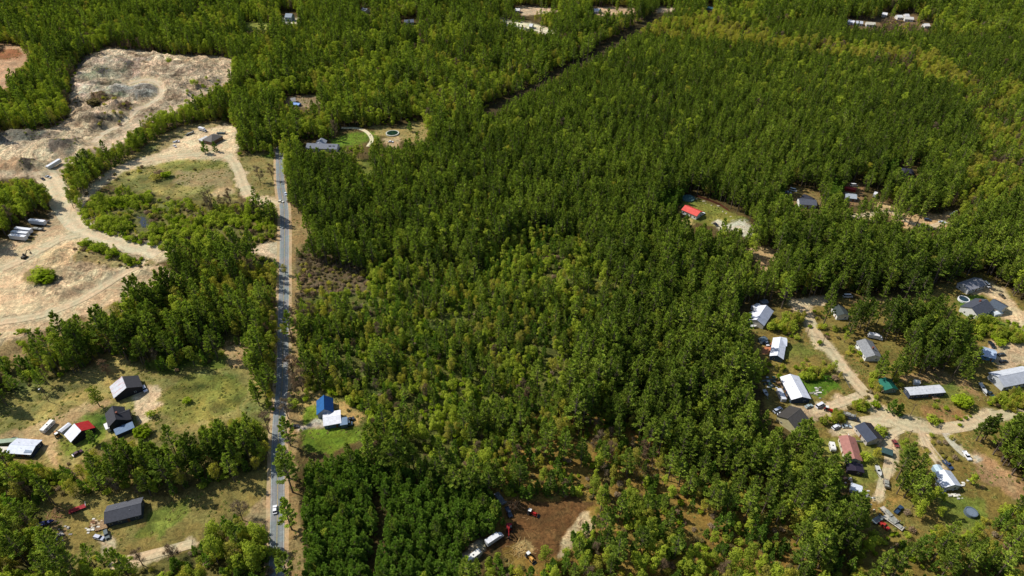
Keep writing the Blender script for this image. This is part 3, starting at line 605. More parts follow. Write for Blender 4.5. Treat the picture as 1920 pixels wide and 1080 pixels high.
class Form:
    def __init__(s): s.wood = []; s.leafv = []; s.shade = []
    def tube(s, p, r_, n=5): s.wood.append(tube_np(p, r_, n))
    def leaves(s, T, sh): s.leafv.append(T.reshape(-1, 3)); s.shade.append(np.repeat(sh, 1))
    def meshes(s, nm, leafmat):
        wv = []; wf = []; b = 0
        for v, f in s.wood: wv.append(v); wf.append(f + b); b += len(v)
        wv = np.concatenate(wv); wf = np.concatenate(wf); lv = np.concatenate(s.leafv); lf = np.arange(len(lv)).reshape(-1, 3); sh = np.concatenate(s.shade)
        trunk = arrays(nm + '_trunk', wv, wf, [M_BARK]); crown = arrays(nm + '_crown', lv, lf, [leafmat], attr={'shade': ('FACE', 'FLOAT', sh)})
        both = arrays(nm, np.concatenate([wv, lv]), np.concatenate([wf, lf + len(wv)]), [M_BARK, leafmat], [0] * len(wf) + [1] * len(lf),
                      attr={'shade': ('FACE', 'FLOAT', np.concatenate([np.zeros(len(wf)), sh]))})
        return trunk, crown, both
def pine_form(seed, H, Rr, z0, fullness=1.0, top=0.2, blade=0.85, per=5):
    r = np.random.default_rng(seed); f = Form(); lean = r.normal(size=2) * 0.25
    zz = np.linspace(0, H, 8); tr = np.stack([lean[0] * (zz / H) ** 2, lean[1] * (zz / H) ** 2, zz], 1)
    f.tube(tr, np.linspace(0.34, 0.05, 8) * (H / 22), 6)
    nw = int(9 * fullness + 1.5); z = z0 * H
    for k in range(nw):
        t = k / (nw - 1); z = H * (z0 + (0.985 - z0) * t) + r.normal() * 0.12; na = int(r.integers(per - 1, per + 2)); a0 = r.uniform(0, 6.28)
        prof = top + (1 - top) * (1 - t ** 1.15) * (0.7 + 0.3 * math.sin(min(1, t * 2.6) * math.pi / 2))
        el = 0.02 + 0.85 * t ** 1.3 + r.normal() * 0.06
        for j in range(na):
            if r.uniform() < 0.08: continue
            a = a0 + j * 6.283 / na + r.normal() * 0.22; L_ = Rr * prof * r.uniform(0.62, 1.12)
            s = np.linspace(0, 1, 8)[:, None]; d = np.array([math.cos(a), math.sin(a), 0]); c0 = np.array([lean[0] * (z / H) ** 2, lean[1] * (z / H) ** 2, z])
            arm = c0 + d * L_ * s * math.cos(el) + np.array([0, 0, 1]) * (L_ * s * math.sin(el) + 0.24 * L_ * s ** 2.2)
            if L_ > 1.2: f.tube(arm[::3], [0.07, 0.05, 0.03], 3)
            st = arm[3:] if L_ > 1.6 else arm[1:]; dirs = np.gradient(arm, axis=0)[-len(st):]; dirs /= np.linalg.norm(dirs, axis=1)[:, None]
            base = [st]; dd = [dirs]
            if L_ > 1.3:                                  # side shoots
                for sg in (-1, 1):
                    for w_ in (0.5, 0.78):
                        p = c0 + d * L_ * w_ * math.cos(el) + np.array([0, 0, 1]) * (L_ * w_ * math.sin(el) + 0.24 * L_ * w_ ** 2.2)
                        a2 = a + sg * r.uniform(0.4, 0.7); d2 = np.array([math.cos(a2), math.sin(a2), 0.28 + 0.3 * t]); d2 /= np.linalg.norm(d2)
                        l2 = L_ * 0.36 * (1.35 - w_) * r.uniform(0.7, 1.2); q_ = np.linspace(0.35, 1, 3)[:, None]
                        base.append(p + d2 * l2 * q_); dd.append(np.repeat(d2[None], 3, 0))
            base = np.concatenate(base); dd = np.concatenate(dd)
            A, B = tris_at(r, base, dd, blade * 0.86, blade * 0.42, 4, 0.42, 0.35)
            sh = r.uniform(0.08, 1.0) + r.normal(size=len(A)) * 0.1
            f.leaves(np.concatenate([A, B]), np.clip(np.concatenate([sh, sh]), 0, 1))
    c0 = np.array([[lean[0], lean[1], H * 0.97]]); A, B = tris_at(r, c0, np.array([[0, 0, 1.0]]), blade * 1.3, 0.4, 10, 0.5, 0.4)
    f.leaves(np.concatenate([A, B]), np.full(20, 0.8)); return f
def leafy_form(seed, H, Rr, z0, nl=11, per=120, leaf=0.5, limbs=7, twig=0.0):
    r = np.random.default_rng(seed); f = Form(); zz = np.linspace(0, H * 0.72, 6); bend = r.normal(size=2) * 0.5
    tr = np.stack([bend[0] * (zz / H) ** 2, bend[1] * (zz / H) ** 2, zz], 1); f.tube(tr, np.linspace(0.24, 0.06, 6) * (H / 14), 5)
    cs = []
    for k in range(nl):
        t = (k + 0.5) / nl; z = H * (z0 + (0.93 - z0) * t); rad = Rr * (0.35 + 0.65 * math.sin(math.pi * min(1.0, 0.22 + t * 0.72))) * r.uniform(0.25, 0.72)
        a = k * 2.4 + r.normal() * 0.5; c = np.array([math.cos(a) * rad, math.sin(a) * rad, z]); rl = Rr * r.uniform(0.36, 0.56) * (1 - 0.35 * t)
        cs.append((c, rl))
    cs.append((np.array([bend[0] * 0.5, bend[1] * 0.5, H * 0.9]), Rr * 0.34))
    for k, (c, rl) in enumerate(cs):
        s = np.linspace(0, 1, 4)[:, None]; st = np.array([bend[0] * 0.1, bend[1] * 0.1, max(H * z0 * 0.7, c[2] - rl * 1.9 - 0.8)])
        if k % 2 == 0 or twig: f.tube(st + (c - st) * s + np.array([0, 0, 0.25]) * np.sin(s * 3.1), np.array([0.11, 0.08, 0.05, 0.03]) * (H / 12), 4)
        n = int(per * (rl / (Rr * 0.45)) ** 2); v = r.normal(size=(n, 3)); v /= np.linalg.norm(v, axis=1)[:, None]
        rr = rl * r.uniform(0.55, 1.08, (n, 1)) ** 0.5; p = c + v * rr * np.array([1, 1, 0.85])
        nrm = v * 0.8 + np.array([0, 0, 0.75]) + r.normal(size=(n, 3)) * 0.5; nrm /= np.linalg.norm(nrm, axis=1)[:, None]
        u = np.cross(nrm, r.normal(size=(n, 3))); u /= np.linalg.norm(u, axis=1)[:, None]; w_ = np.cross(nrm, u)
        sz = leaf * r.uniform(0.6, 1.3, (n, 1)) * 0.5
        sh = np.clip(r.uniform(0.3, 0.75) + r.normal(size=n) * 0.18, 0, 1)
        A = np.stack([p - u * sz, p + w_ * sz * 0.9, p + u * sz], 1); B = np.stack([p + u * sz, p - w_ * sz * 0.9, p - u * sz], 1)
        f.leaves(np.concatenate([A, B]), np.concatenate([sh, sh]))
        if twig:
            m = int(twig); d = r.normal(size=(m, 3)); d[:, 2] = np.abs(d[:, 2]) + 0.4; d /= np.linalg.norm(d, axis=1)[:, None]
            b = np.repeat(c[None], m, 0) + r.normal(size=(m, 3)) * rl * 0.25; e = b + d * rl * r.uniform(0.7, 1.3, (m, 1)); s_ = np.cross(d, r.normal(size=(m, 3))); s_ /= np.linalg.norm(s_, axis=1)[:, None]
            f.leaves(np.stack([b - s_ * 0.05, b + s_ * 0.05, e], 1), np.full(m, 0.35))
    return f
def bush_form(seed, H, Rr, per=70, leaf=0.42, nl=6):
    r = np.random.default_rng(seed); f = Form()
    for k in range(4):
        a = k * 1.6 + r.normal() * 0.3; f.tube(np.array([[0, 0, 0], [math.cos(a) * Rr * 0.3, math.sin(a) * Rr * 0.3, H * 0.45], [math.cos(a) * Rr * 0.6, math.sin(a) * Rr * 0.6, H * 0.8]]), [0.06, 0.04, 0.02], 3)
    for k in range(nl):
        a = k * 2.4; rad = Rr * (0 if k == 0 else r.uniform(0.35, 0.62)); c = np.array([math.cos(a) * rad, math.sin(a) * rad, H * r.uniform(0.35, 0.68)]); rl = Rr * r.uniform(0.34, 0.5)
        n = per; v = r.normal(size=(n, 3)); v /= np.linalg.norm(v, axis=1)[:, None]; p = c + v * rl * np.array([1, 1, H * 0.3 / rl]) * r.uniform(0.6, 1.1, (n, 1)); p[:, 2] = np.maximum(p[:, 2], 0.05)
        nrm = v * 0.8 + np.array([0, 0, 0.75]) + r.normal(size=(n, 3)) * 0.5; nrm /= np.linalg.norm(nrm, axis=1)[:, None]
        u = np.cross(nrm, r.normal(size=(n, 3))); u /= np.linalg.norm(u, axis=1)[:, None]; w_ = np.cross(nrm, u); sz = leaf * r.uniform(0.6, 1.3, (n, 1)) * 0.5
        sh = np.clip(r.uniform(0.3, 0.75) + r.normal(size=n) * 0.2, 0, 1)
        A = np.stack([p - u * sz, p + w_ * sz, p + u * sz], 1); B = np.stack([p + u * sz, p - w_ * sz, p - u * sz], 1)
        f.leaves(np.concatenate([A, B]), np.concatenate([sh, sh]))
    return f
KINDS = {}   # kind -> list of (trunk, crown, both, height)
def reg(kind, forms, mats):
    KINDS[kind] = [(*f.meshes('%s_form' % kind, mats[i % len(mats)]), h) for i, (f, h) in enumerate(forms)]
reg('pine_tree', [(pine_form(100 + i, h, rr, z0), h) for i, (h, rr, z0) in enumerate([(22, 4.3, 0.34), (20, 3.8, 0.28), (24, 4.8, 0.38), (19, 3.3, 0.24), (21, 4.5, 0.36), (18, 3.5, 0.28), (23, 4.0, 0.34), (20, 5.0, 0.40)])], [M_NEEDLE])
reg('young_pine', [(pine_form(200 + i, h, rr, 0.12, 0.8, 0.3, 0.75), h) for i, (h, rr) in enumerate([(10, 2.5), (9, 2.1), (11, 2.7), (8, 2.3)])], [M_YPINE])
reg('broadleaf_tree', [(leafy_form(300 + i, h, rr, z0), h) for i, (h, rr, z0) in enumerate([(15, 3.4, 0.34), (13, 3.0, 0.3), (16, 3.2, 0.4), (14, 3.8, 0.36), (12, 2.7, 0.28)])], [M_LEAF])
reg('budding_tree', [(leafy_form(400 + i, h, rr, z0, 10, 62, 0.42, 8, 40), h) for i, (h, rr, z0) in enumerate([(13, 3.2, 0.34), (11, 2.8, 0.3), (14, 3.3, 0.4), (12, 3.4, 0.32)])], [M_OLIVE])
reg('bare_tree', [(leafy_form(500 + i, h, rr, z0, 10, 12, 0.26, 9, 85), h) for i, (h, rr, z0) in enumerate([(12, 3.0, 0.3), (14, 3.4, 0.36), (10, 2.8, 0.26), (13, 3.8, 0.3)])], [M_BUD])
reg('shrub', [(bush_form(600 + i, h, rr), h) for i, (h, rr) in enumerate([(2.6, 1.8), (3.4, 2.1), (2.0, 1.6), (4.2, 2.2)])], [M_SHRUB, M_LEAF])
reg('brown_shrub', [(bush_form(700 + i, h, rr, 60, 0.34), h) for i, (h, rr) in enumerate([(1.6, 1.5), (2.2, 1.8), (1.3, 1.3), (2.8, 1.9)])], [M_BRUSH, M_BUD, M_BRUSH, M_OLIVE])

M_WEED = foliage_mat('grass_and_weeds', [(156, 146, 88), (134, 140, 70), (170, 156, 100)], 0.3, 0.3, 25)
reg('weed_tuft', [(bush_form(800 + i, h, rr, 14, 0.5, 5), h) for i, (h, rr) in enumerate([(0.32, 1.0), (0.5, 0.8), (0.25, 1.3)])], [M_WEED])
# ---------------------------------------------------------------- trees: where they stand
_w = np.ones((SH, SW), np.int8)
for k_, poly in WOODS: _w[polymask(poly)] = k_
_keep = np.zeros((SH, SW), bool)                 # things that the view shows whole
_keep |= linemask(DIRT['forest_lane'][0], 4) | linemask(DIRT['upper_lane'][0], 8) | linemask(DIRT['lawn_drive'][0], 3) | linemask(DIRT['garage_drive'][0], 9)
def keep(pts, rpx):
    global _keep
    _keep = _keep | linemask(pts if len(pts) > 1 else pts * 2, rpx)
TREES = []   # kind, x, y, scale, variant, rot  (chosen)
def crop(px, py):
    return (px > -160) & (px < 2080) & (py > -160) & (py < 1230)
def grow(spacing, fn, seed, ymin=95, ymax=1330, smax=1.28):
    r = np.random.default_rng(seed); m = smax * (0.594 * ymax + 121); th = R(33); c_, s_ = math.cos(th), math.sin(th)
    ys = np.arange(-1700, 1700, spacing * 0.92); xs = np.arange(-1700, 1700, spacing)
    A, B = np.meshgrid(xs, ys); A[1::2] += spacing / 2; A = A + r.uniform(-0.36, 0.36, A.shape) * spacing; B = B + r.uniform(-0.32, 0.32, B.shape) * spacing
    X_ = (A * c_ - B * s_).ravel(); Y_ = (A * s_ + B * c_).ravel() + 700; k = (Y_ > ymin) & (Y_ < ymax) & (np.abs(X_) < smax * (0.594 * Y_ + 121))
    return X_[k], Y_[k], r
# chances per woodland: pine, young pine, broadleaf, budding, bare
MIX = {0: (0, 0, 0, 0, 0), 1: (.86, .02, .05, .02, .02), 2: (.24, .05, .40, .18, .08), 3: (.13, .16, .36, .17, .05), 4: (.10, .5, .03, .0, .0), 5: (.02, .02, .14, .74, .06),
       6: (.0, .01, .24, .14, .10), 7: (0, .01, 0, .02, .02), 8: (.20, .08, .30, .20, .10), 9: (.14, .05, .26, .30, .2), 10: (.18, .12, .24, .10, .06), 11: (.03, .0, .06, .08, .26)}
KN = ['pine_tree', 'young_pine', 'broadleaf_tree', 'budding_tree', 'bare_tree']
def open_at(x, y, h, rad=None):
    """false where the tree would stand on, or hide, ground that the photograph shows"""
    ok = np.ones(len(x), bool)
    for f_ in (0.0, 0.45, 0.8):
        px_, py_, _ = P(x, y, h * f_); m_ = (px_ > 0) & (px_ < 1920) & (py_ > 0) & (py_ < 1080)
        ok &= ~(m_ & (samp(_w, px_, py_) == 0))
        for dx in (-1, 0, 1):
            q_ = px_ + (0 if rad is None else dx * rad); ok &= ~(m_ & samp(_keep, q_, py_))
    return ok
def plant_all():
    out = {k: [] for k in KINDS}
    for spacing, kinds_, seed in ((4.15, 'main', 11), (3.0, 'young', 12), (3.1, 'low', 13)):
        x, y, r = grow(spacing, None, seed)
        if kinds_ == 'main':
            h = 14 * np.ones(len(x)); cx, cy, zc_ = P(x, y, 11.0); wd = samp(_w, np.clip(cx, 0, 1919), np.clip(cy, 0, 1079)).astype(int)
            cl = fbm(x, y, 38, 3, 51); cl2 = fbm(x, y, 16, 2, 52); cl3 = fbm(x, y, 70, 2, 53)
            T = np.array([MIX[k] for k in range(12)])[wd].copy()
            # species gather in patches
            pp = np.clip((cl - 0.5) * 5 + 1, 0.15, 2.4); T[:, 0] = np.where(wd == 1, T[:, 0] - 0.25 * np.clip(cl3 - 0.58, 0, 1) * 4, T[:, 0] * pp); T[:, 2] *= np.where(wd == 1, 1 + 3 * np.clip(cl3 - 0.55, 0, 1) * 4, 2 - np.clip(pp, 0, 1.6))
            T[:, 3] *= np.clip(1 + (cl2 - 0.5) * 4, 0.1, 2.5); T[:, 4] *= np.clip(1 - (cl3 - 0.5) * 6, 0, 3)
            thin = np.where((wd == 10) | (wd == 8) | (wd == 3), np.clip((cl2 - np.where(wd == 3, 0.30, 0.36)) * 5, 0.3, 1.1), 1); T *= thin[:, None]
            u = r.uniform(size=len(x)); cum = np.cumsum(T, 1); k = (u[:, None] > cum).sum(1)
            tot = cum[:, -1]; k = np.where(u < np.minimum(tot, 0.97), np.minimum(k, 4), 5)
            sc = np.array([1, 1.0, 1, 1, 1, 1.0])[k] * np.clip(np.exp(r.normal(size=len(x)) * 0.2 - 0.06), 0.55, 1.32) * np.where(wd == 3, 0.74, 1) * np.where(wd == 10, 0.85, 1) * np.where((wd == 1) & (k == 0), np.clip(1.0 - (y - 280) / 1250, 0.68, 1.02), 1) * np.where(wd == 6, 0.42, 1) * np.where(wd == 9, 0.72, 1) * np.where(wd == 4, 0.62, 1) * np.where(wd == 11, 0.62, 1)
            hh = np.array([21, 10, 14, 13, 12, 1])[k] * sc; rp = np.array([3.2, 2, 3, 3, 3, 1])[k] * sc * FOC / P(x, y, 8)[2]
            ok = (k < 5) & open_at(x, y, hh, rp * 0.7)
            for i in range(5):
                m = ok & (k == i); nv = len(KINDS[KN[i]]); out[KN[i]].append(np.stack([x[m], y[m], sc[m], r.integers(0, nv, m.sum()), r.uniform(0, 6.283, m.sum())], 1))
        elif kinds_ == 'young':
            cx, cy, _ = P(x, y, 5.0); wd = samp(_w, np.clip(cx, 0, 1919), np.clip(cy, 0, 1079)); on = (cx > -200) & (cx < 2120) & (cy > -50) & (cy < 1300)
            u = r.uniform(size=len(x)); sc = r.uniform(0.75, 1.15, len(x)); cl2 = fbm(x, y, 12, 2, 55)
            ok = on & (((wd == 4) & (u < 0.93)) | (((wd == 3) | (wd == 10)) & (u < 0.25) & (cl2 > 0.45)) | ((wd == 8) & (u < 0.10)) | ((wd == 1) & (u < 0.05)))
            sc = np.where(wd == 4, sc, sc * 0.75); ok &= open_at(x, y, 10 * sc, 2 * sc * FOC / P(x, y, 5)[2] * 0.8); m = ok
            out['young_pine'].append(np.stack([x[m], y[m], sc[m], r.integers(0, 4, m.sum()), r.uniform(0, 6.283, m.sum())], 1))
        else:
            cx, cy, _ = P(x, y, 1.2); wd = samp(_w, np.clip(cx, 0, 1919), np.clip(cy, 0, 1079)); on = (cx > -120) & (cx < 2040) & (cy > -20) & (cy < 1180) & (y < 900)
            u = r.uniform(size=len(x)); sc = r.uniform(0.55, 1.25, len(x)); cl2 = fbm(x, y, 14, 3, 56)
            pg = np.array([0, .02, .16, .50, .0, .25, .70, .03, .22, .32, .22, .1])[wd] * np.clip((cl2 - 0.35) * 5, 0.1, 1.6); pb = np.array([0, .03, .08, .14, 0, .22, .22, .80, .14, .22, .24, .3])[wd] * np.clip((0.66 - cl2) * 4 + 0.1, 0.2, 1.5)
            pb = np.where(wd == 7, .8, pb); pg = np.where(wd == 6, np.clip((cl2 - 0.43) * 7, 0.08, .8), pg); sc = np.where(wd == 6, sc * 1.35, sc)
            ok = on & open_at(x, y, 2.4 * sc, 1.5 * sc * FOC / P(x, y, 1)[2])
            m = ok & (u < pg); nv = 4; out['shrub'].append(np.stack([x[m], y[m], sc[m], r.integers(0, nv, m.sum()), r.uniform(0, 6.283, m.sum())], 1))
            m = ok & (u >= pg) & (u < pg + pb); out['brown_shrub'].append(np.stack([x[m], y[m], sc[m], r.integers(0, nv, m.sum()), r.uniform(0, 6.283, m.sum())], 1))
    return {k: np.concatenate(v) if v else np.zeros((0, 5)) for k, v in out.items()}

def scatter(name, kind, rows, label, cat):
    """one object: a point for each plant, a form set on each point"""
    pool = bpy.data.collections.new(kind + '_forms')
    for i, (tr_, cr_, both, h) in enumerate(KINDS[kind]):
        o = bpy.data.objects.new('%s_form_%02d' % (kind, i), both); pool.objects.link(o)
    z = height(rows[:, 0], rows[:, 1]); n = len(rows)
    me = bpy.data.meshes.new(name); me.vertices.add(n); me.vertices.foreach_set('co', np.stack([rows[:, 0], rows[:, 1], z - 0.05], 1).astype(np.float32).ravel())
    rr = np.random.default_rng(len(rows)); rot = np.stack([rr.normal(size=n) * 0.025, rr.normal(size=n) * 0.025, rows[:, 4]], 1)
    s = rows[:, 2]; scl = np.stack([s * rr.uniform(0.88, 1.14, n), s * rr.uniform(0.88, 1.14, n), s * rr.uniform(0.9, 1.12, n)], 1)
    for an, typ, dat in (('turn', 'FLOAT_VECTOR', rot), ('size', 'FLOAT_VECTOR', scl), ('pick', 'INT', rows[:, 3].astype(np.int32))):
        a = me.attributes.new(an, typ, 'POINT'); a.data.foreach_set('vector' if typ == 'FLOAT_VECTOR' else 'value', np.ascontiguousarray(dat, dtype=np.float32 if typ != 'INT' else np.int32).ravel())
    me.update(); o = link(name, me)
    ng = bpy.data.node_groups.new(name + '_spread', 'GeometryNodeTree'); ng.interface.new_socket('Geometry', in_out='INPUT', socket_type='NodeSocketGeometry'); ng.interface.new_socket('Geometry', in_out='OUTPUT', socket_type='NodeSocketGeometry')
    N = ng.nodes.new; L = ng.links.new; gi = N('NodeGroupInput'); go = N('NodeGroupOutput')
    ci = N('GeometryNodeCollectionInfo'); ci.inputs['Collection'].default_value = pool; ci.inputs['Separate Children'].default_value = True; ci.inputs['Reset Children'].default_value = True
    ip = N('GeometryNodeInstanceOnPoints'); ip.inputs['Pick Instance'].default_value = True
    def na(nm, ty):
        a = N('GeometryNodeInputNamedAttribute'); a.data_type = ty; a.inputs['Name'].default_value = nm; return a.outputs['Attribute']
    er = N('FunctionNodeEulerToRotation'); L(na('turn', 'FLOAT_VECTOR'), er.inputs[0])
    L(gi.outputs[0], ip.inputs['Points']); L(ci.outputs[0], ip.inputs['Instance']); L(na('pick', 'INT'), ip.inputs['Instance Index'])
    L(er.outputs[0], ip.inputs['Rotation']); L(na('size', 'FLOAT_VECTOR'), ip.inputs['Scale']); L(ip.outputs[0], go.inputs[0])
    md = o.modifiers.new('spread', 'NODES'); md.node_group = ng
    return tag(o, label, cat, None, 'stuff')

def set_tree(kind, x, y, s, v, rot, label, cat, group=None):
    trn, crn, both, h = KINDS[kind][int(v) % len(KINDS[kind])]
    e = link(kind, None, None, (x, y, float(height(x, y)) - 0.05), rot); e.scale = (s, s, s); tag(e, label, cat, group)
    link('trunk', trn, e); link('stems' if 'shrub' in kind else 'crown', crn, e) if False else link('crown' if 'shrub' not in kind else 'foliage', crn, e)
    return e

# ---------------------------------------------------------------- buildings
WHT = (226, 228, 232); TRIM = paint((225, 225, 220), 0.5); DARK = paint((46, 46, 50), 0.6); RUB = paint((30, 30, 32), 0.9)
WOODM = paint((168, 136, 98), 0.8, var=0.3); GREYW = paint((150, 144, 134), 0.85, var=0.3); CONC = paint((186, 182, 172), 0.9, var=0.2); STEEL = paint((150, 154, 160), 0.4, 0.5)
_wm = {}
def window_mesh(w_, h_):
    k = (w_, h_)
    if k not in _wm:
        b = MB(); b.box(-w_ / 2, w_ / 2, -0.03, 0.05, -h_ / 2, h_ / 2, 0); b.box(-w_ / 2 + 0.09, w_ / 2 - 0.09, 0.052, 0.07, -h_ / 2 + 0.09, h_ / 2 - 0.09, 1)
        _wm[k] = b.mesh('window', [TRIM, glass()])
    return _wm[k]
def gable_mesh(L_, W, he, hr, m, z0=-0.3):
    b = MB(); x = L_ / 2; y = W / 2
    vs = [(-x, -y, z0), (-x, y, z0), (-x, y, he), (-x, 0, hr), (-x, -y, he), (x, -y, z0), (x, y, z0), (x, y, he), (x, 0, hr), (x, -y, he)]
    b.poly(vs, [(0, 4, 3, 2, 1), (5, 6, 7, 8, 9), (0, 1, 6, 5), (1, 2, 7, 6), (0, 5, 9, 4), (2, 3, 8, 7), (3, 4, 9, 8)]); return b.mesh('wall', [m])
def slope_mesh(L_, W, he, hr, side, mat, oh=0.45, t=0.16):
    x = L_ / 2 + oh * 0.8; y = W / 2; sl = (hr - he) / y; ye = side * (y + oh); ze = he - sl * oh
    b = MB(); vs = [(-x, 0, hr + 0.03), (x, 0, hr + 0.03), (x, ye, ze + 0.03), (-x, ye, ze + 0.03)]; vs += [(a, c, z + t) for a, c, z in vs]
    fs = [(3, 2, 1, 0), (4, 5, 6, 7), (0, 1, 5, 4), (1, 2, 6, 5), (2, 3, 7, 6), (3, 0, 4, 7)]
    if side > 0: fs = [q_[::-1] for q_ in fs]
    return b.poly(vs, [q_[::-1] for q_ in fs]).mesh('roof_slope', [mat])
def hip_mesh(L_, W, he, hr, mat, oh=0.6):
    b = MB(); x = L_ / 2 + oh; y = W / 2 + oh; k = max(0.2, L_ / 2 - W / 2)
    return b.poly([(-x, -y, he), (x, -y, he), (x, y, he), (-x, y, he), (-k, 0, hr), (k, 0, hr), (-x, -y, he - 0.2), (x, -y, he - 0.2), (x, y, he - 0.2), (-x, y, he - 0.2)],
                  [(0, 1, 5, 4), (1, 2, 5), (2, 3, 4, 5), (3, 0, 4), (6, 7, 1, 0), (7, 8, 2, 1), (8, 9, 3, 2), (9, 6, 0, 3), (9, 8, 7, 6)]).mesh('roof', [mat])
def frame_of(p1, p2, zr):
    a = np.array(G(*p1, zr)); c = np.array(G(*p2, zr)); m = (a + c) / 2; d = c - a; return m, float(np.hypot(*d)), math.atan2(d[1], d[0])
def mat_roof(r):
    if not isinstance(r, tuple) or len(r) < 3: return r
    return roofing(r[:3], *(r[3:] if len(r) > 3 else ('shingle',)))
def place(o, parent, m, z, ang):
    """set a part, given in world terms, on its thing"""
    if parent is None: o.location = (m[0], m[1], z); o.rotation_euler = (0, 0, ang); return
    pl = parent.location; a = -parent.rotation_euler.z; dx, dy = m[0] - pl.x, m[1] - pl.y
    o.parent = parent; o.location = (dx * math.cos(a) - dy * math.sin(a), dx * math.sin(a) + dy * math.cos(a), z - pl.z); o.rotation_euler = (0, 0, ang + a)
def block(p1, p2, W, he, hr, rA, rB, wall, parent=None, hip=False, win=(1, 1), door=True, oh=0.45):
    """one gabled volume; rA is the slope that faces away to the left of p1->p2"""
    m, L_, ang = frame_of(p1, p2, hr); z = float(height(m[0], m[1])); wm = gable_mesh(L_, W, he, hr if not hip else he + 0.01, paint(wall, 0.75, var=0.1, scale=0.8)) if he > 0 else None
    sub = parent is not None
    body = link('wing' if sub else 'wall', wm, None); place(body, parent, m, z, ang) if sub else None
    base = body if sub else None
    def put(nm, me, loc=(0, 0, 0), rz=0):
        o = link(nm, me, base); o.location = loc; o.rotation_euler = (0, 0, rz); return o
    res = [body]
    if hip: res.append(put('roof', hip_mesh(L_, W, he, hr, mat_roof(rA))))
    else:
        res.append(put('roof_slope', slope_mesh(L_, W, he, hr, 1, mat_roof(rA), oh))); res.append(put('roof_slope', slope_mesh(L_, W, he, hr, -1, mat_roof(rB), oh)))
        rg = MB().box(-L_ / 2 - oh * 0.8, L_ / 2 + oh * 0.8, -0.16, 0.16, hr + 0.17, hr + 0.23, tx=0, ty=0.08); res.append(put('ridge_cap', rg.mesh('ridge_cap', [mat_roof(rB)])))
    if he > 2.0:
        n = max(2, int(L_ / 3.0)); hz = [1.55] if he < 4.4 else [1.5, he - 1.1]
        for sd in (1, -1):
            if not win[0 if sd > 0 else 1]: continue
            for i in range(n):
                for h_ in hz:
                    x = -L_ / 2 + L_ * (i + 0.5) / n
                    if door and sd < 0 and i == n // 2 and h_ == hz[0]:
                        res.append(put('door', MB().box(-0.5, 0.5, 0, 0.07, 0, 2.1).mesh('door', [paint((120, 80, 60), 0.6)]), (x, -W / 2, 0.05), math.pi)); continue
                    res.append(put('window', window_mesh(1.3, 1.05), (x, sd * W / 2, h_), 0 if sd > 0 else math.pi))
        for sd in (1, -1): res.append(put('window', window_mesh(1.1, 1.0), (sd * L_ / 2, W * 0.22, 1.55), -sd * math.pi / 2))
    return res, m, z, ang, L_
def house(name, label, cat, p1, p2, W, he, hr, rA, rB, wall, group=None, chimney=None, vents=0, **k):
    parts, m, z, ang, L_ = block(p1, p2, W, he, hr, rA, rB, wall, **k)
    e = empty(name, (m[0], m[1], z), ang, label, cat, group)
    for o in parts: o.parent = e
    if chimney is not None:
        yy_ = W * 0.12; zz_ = hr - (hr - he) * 0.25; c = MB().box(-0.4, 0.4, -0.4, 0.4, -0.6, 1.5).box(-0.48, 0.48, -0.48, 0.48, 1.5, 1.62).build('chimney', paint((140, 86, 70), 0.9, var=0.3), e); c.location = (chimney * L_, yy_, zz_)
    for i in range(vents):
        v_ = MB().tube((0, 0, -0.3), (0, 0, 0.5), 0.09, n=6).build('vent_pipe', STEEL, e); v_.location = ((i + 0.5) / vents * L_ * 0.8 - L_ * 0.4, W * 0.2 * (-1) ** i, hr - (hr - he) * 0.4 + 0.1)
    mp = ((p1[0] + p2[0]) / 2, (p1[1] + p2[1]) / 2 + 6); keep([(p1[0], p1[1] + 5), (p2[0], p2[1] + 5)], 12 * (W / 8) * (0.5 + p1[1] / 900))
    return e
def lean_to(e, p1, p2, W, h1, h2, roof, wall, nm='porch'):
    """low flat roofed volume: p1-p2 is its upper roof edge as seen, W reaches to the right of it"""
    m, L_, ang = frame_of(p1, p2, h1); z = e.location.z; b = MB(); x = L_ / 2
    b.poly([(-x, 0, -0.2), (x, 0, -0.2), (x, -W, -0.2), (-x, -W, -0.2), (-x, 0, h1 - 0.1), (x, 0, h1 - 0.1), (x, -W, h2 - 0.1), (-x, -W, h2 - 0.1)],
           [(0, 1, 2, 3), (7, 6, 5, 4), (4, 5, 1, 0), (5, 6, 2, 1), (6, 7, 3, 2), (7, 4, 0, 3)])
    o = b.build(nm, paint(wall, 0.7)); place(o, e, m, z, ang)
    r = MB(); x += 0.3; r.poly([(-x, 0.1, h1), (x, 0.1, h1), (x, -W - 0.35, h2), (-x, -W - 0.35, h2), (-x, 0.1, h1 + 0.14), (x, 0.1, h1 + 0.14), (x, -W - 0.35, h2 + 0.14), (-x, -W - 0.35, h2 + 0.14)],
           [(0, 1, 2, 3), (7, 6, 5, 4), (4, 5, 1, 0), (5, 6, 2, 1), (6, 7, 3, 2), (7, 4, 0, 3)]); r.build(nm + '_roof', mat_roof(roof), o); return o
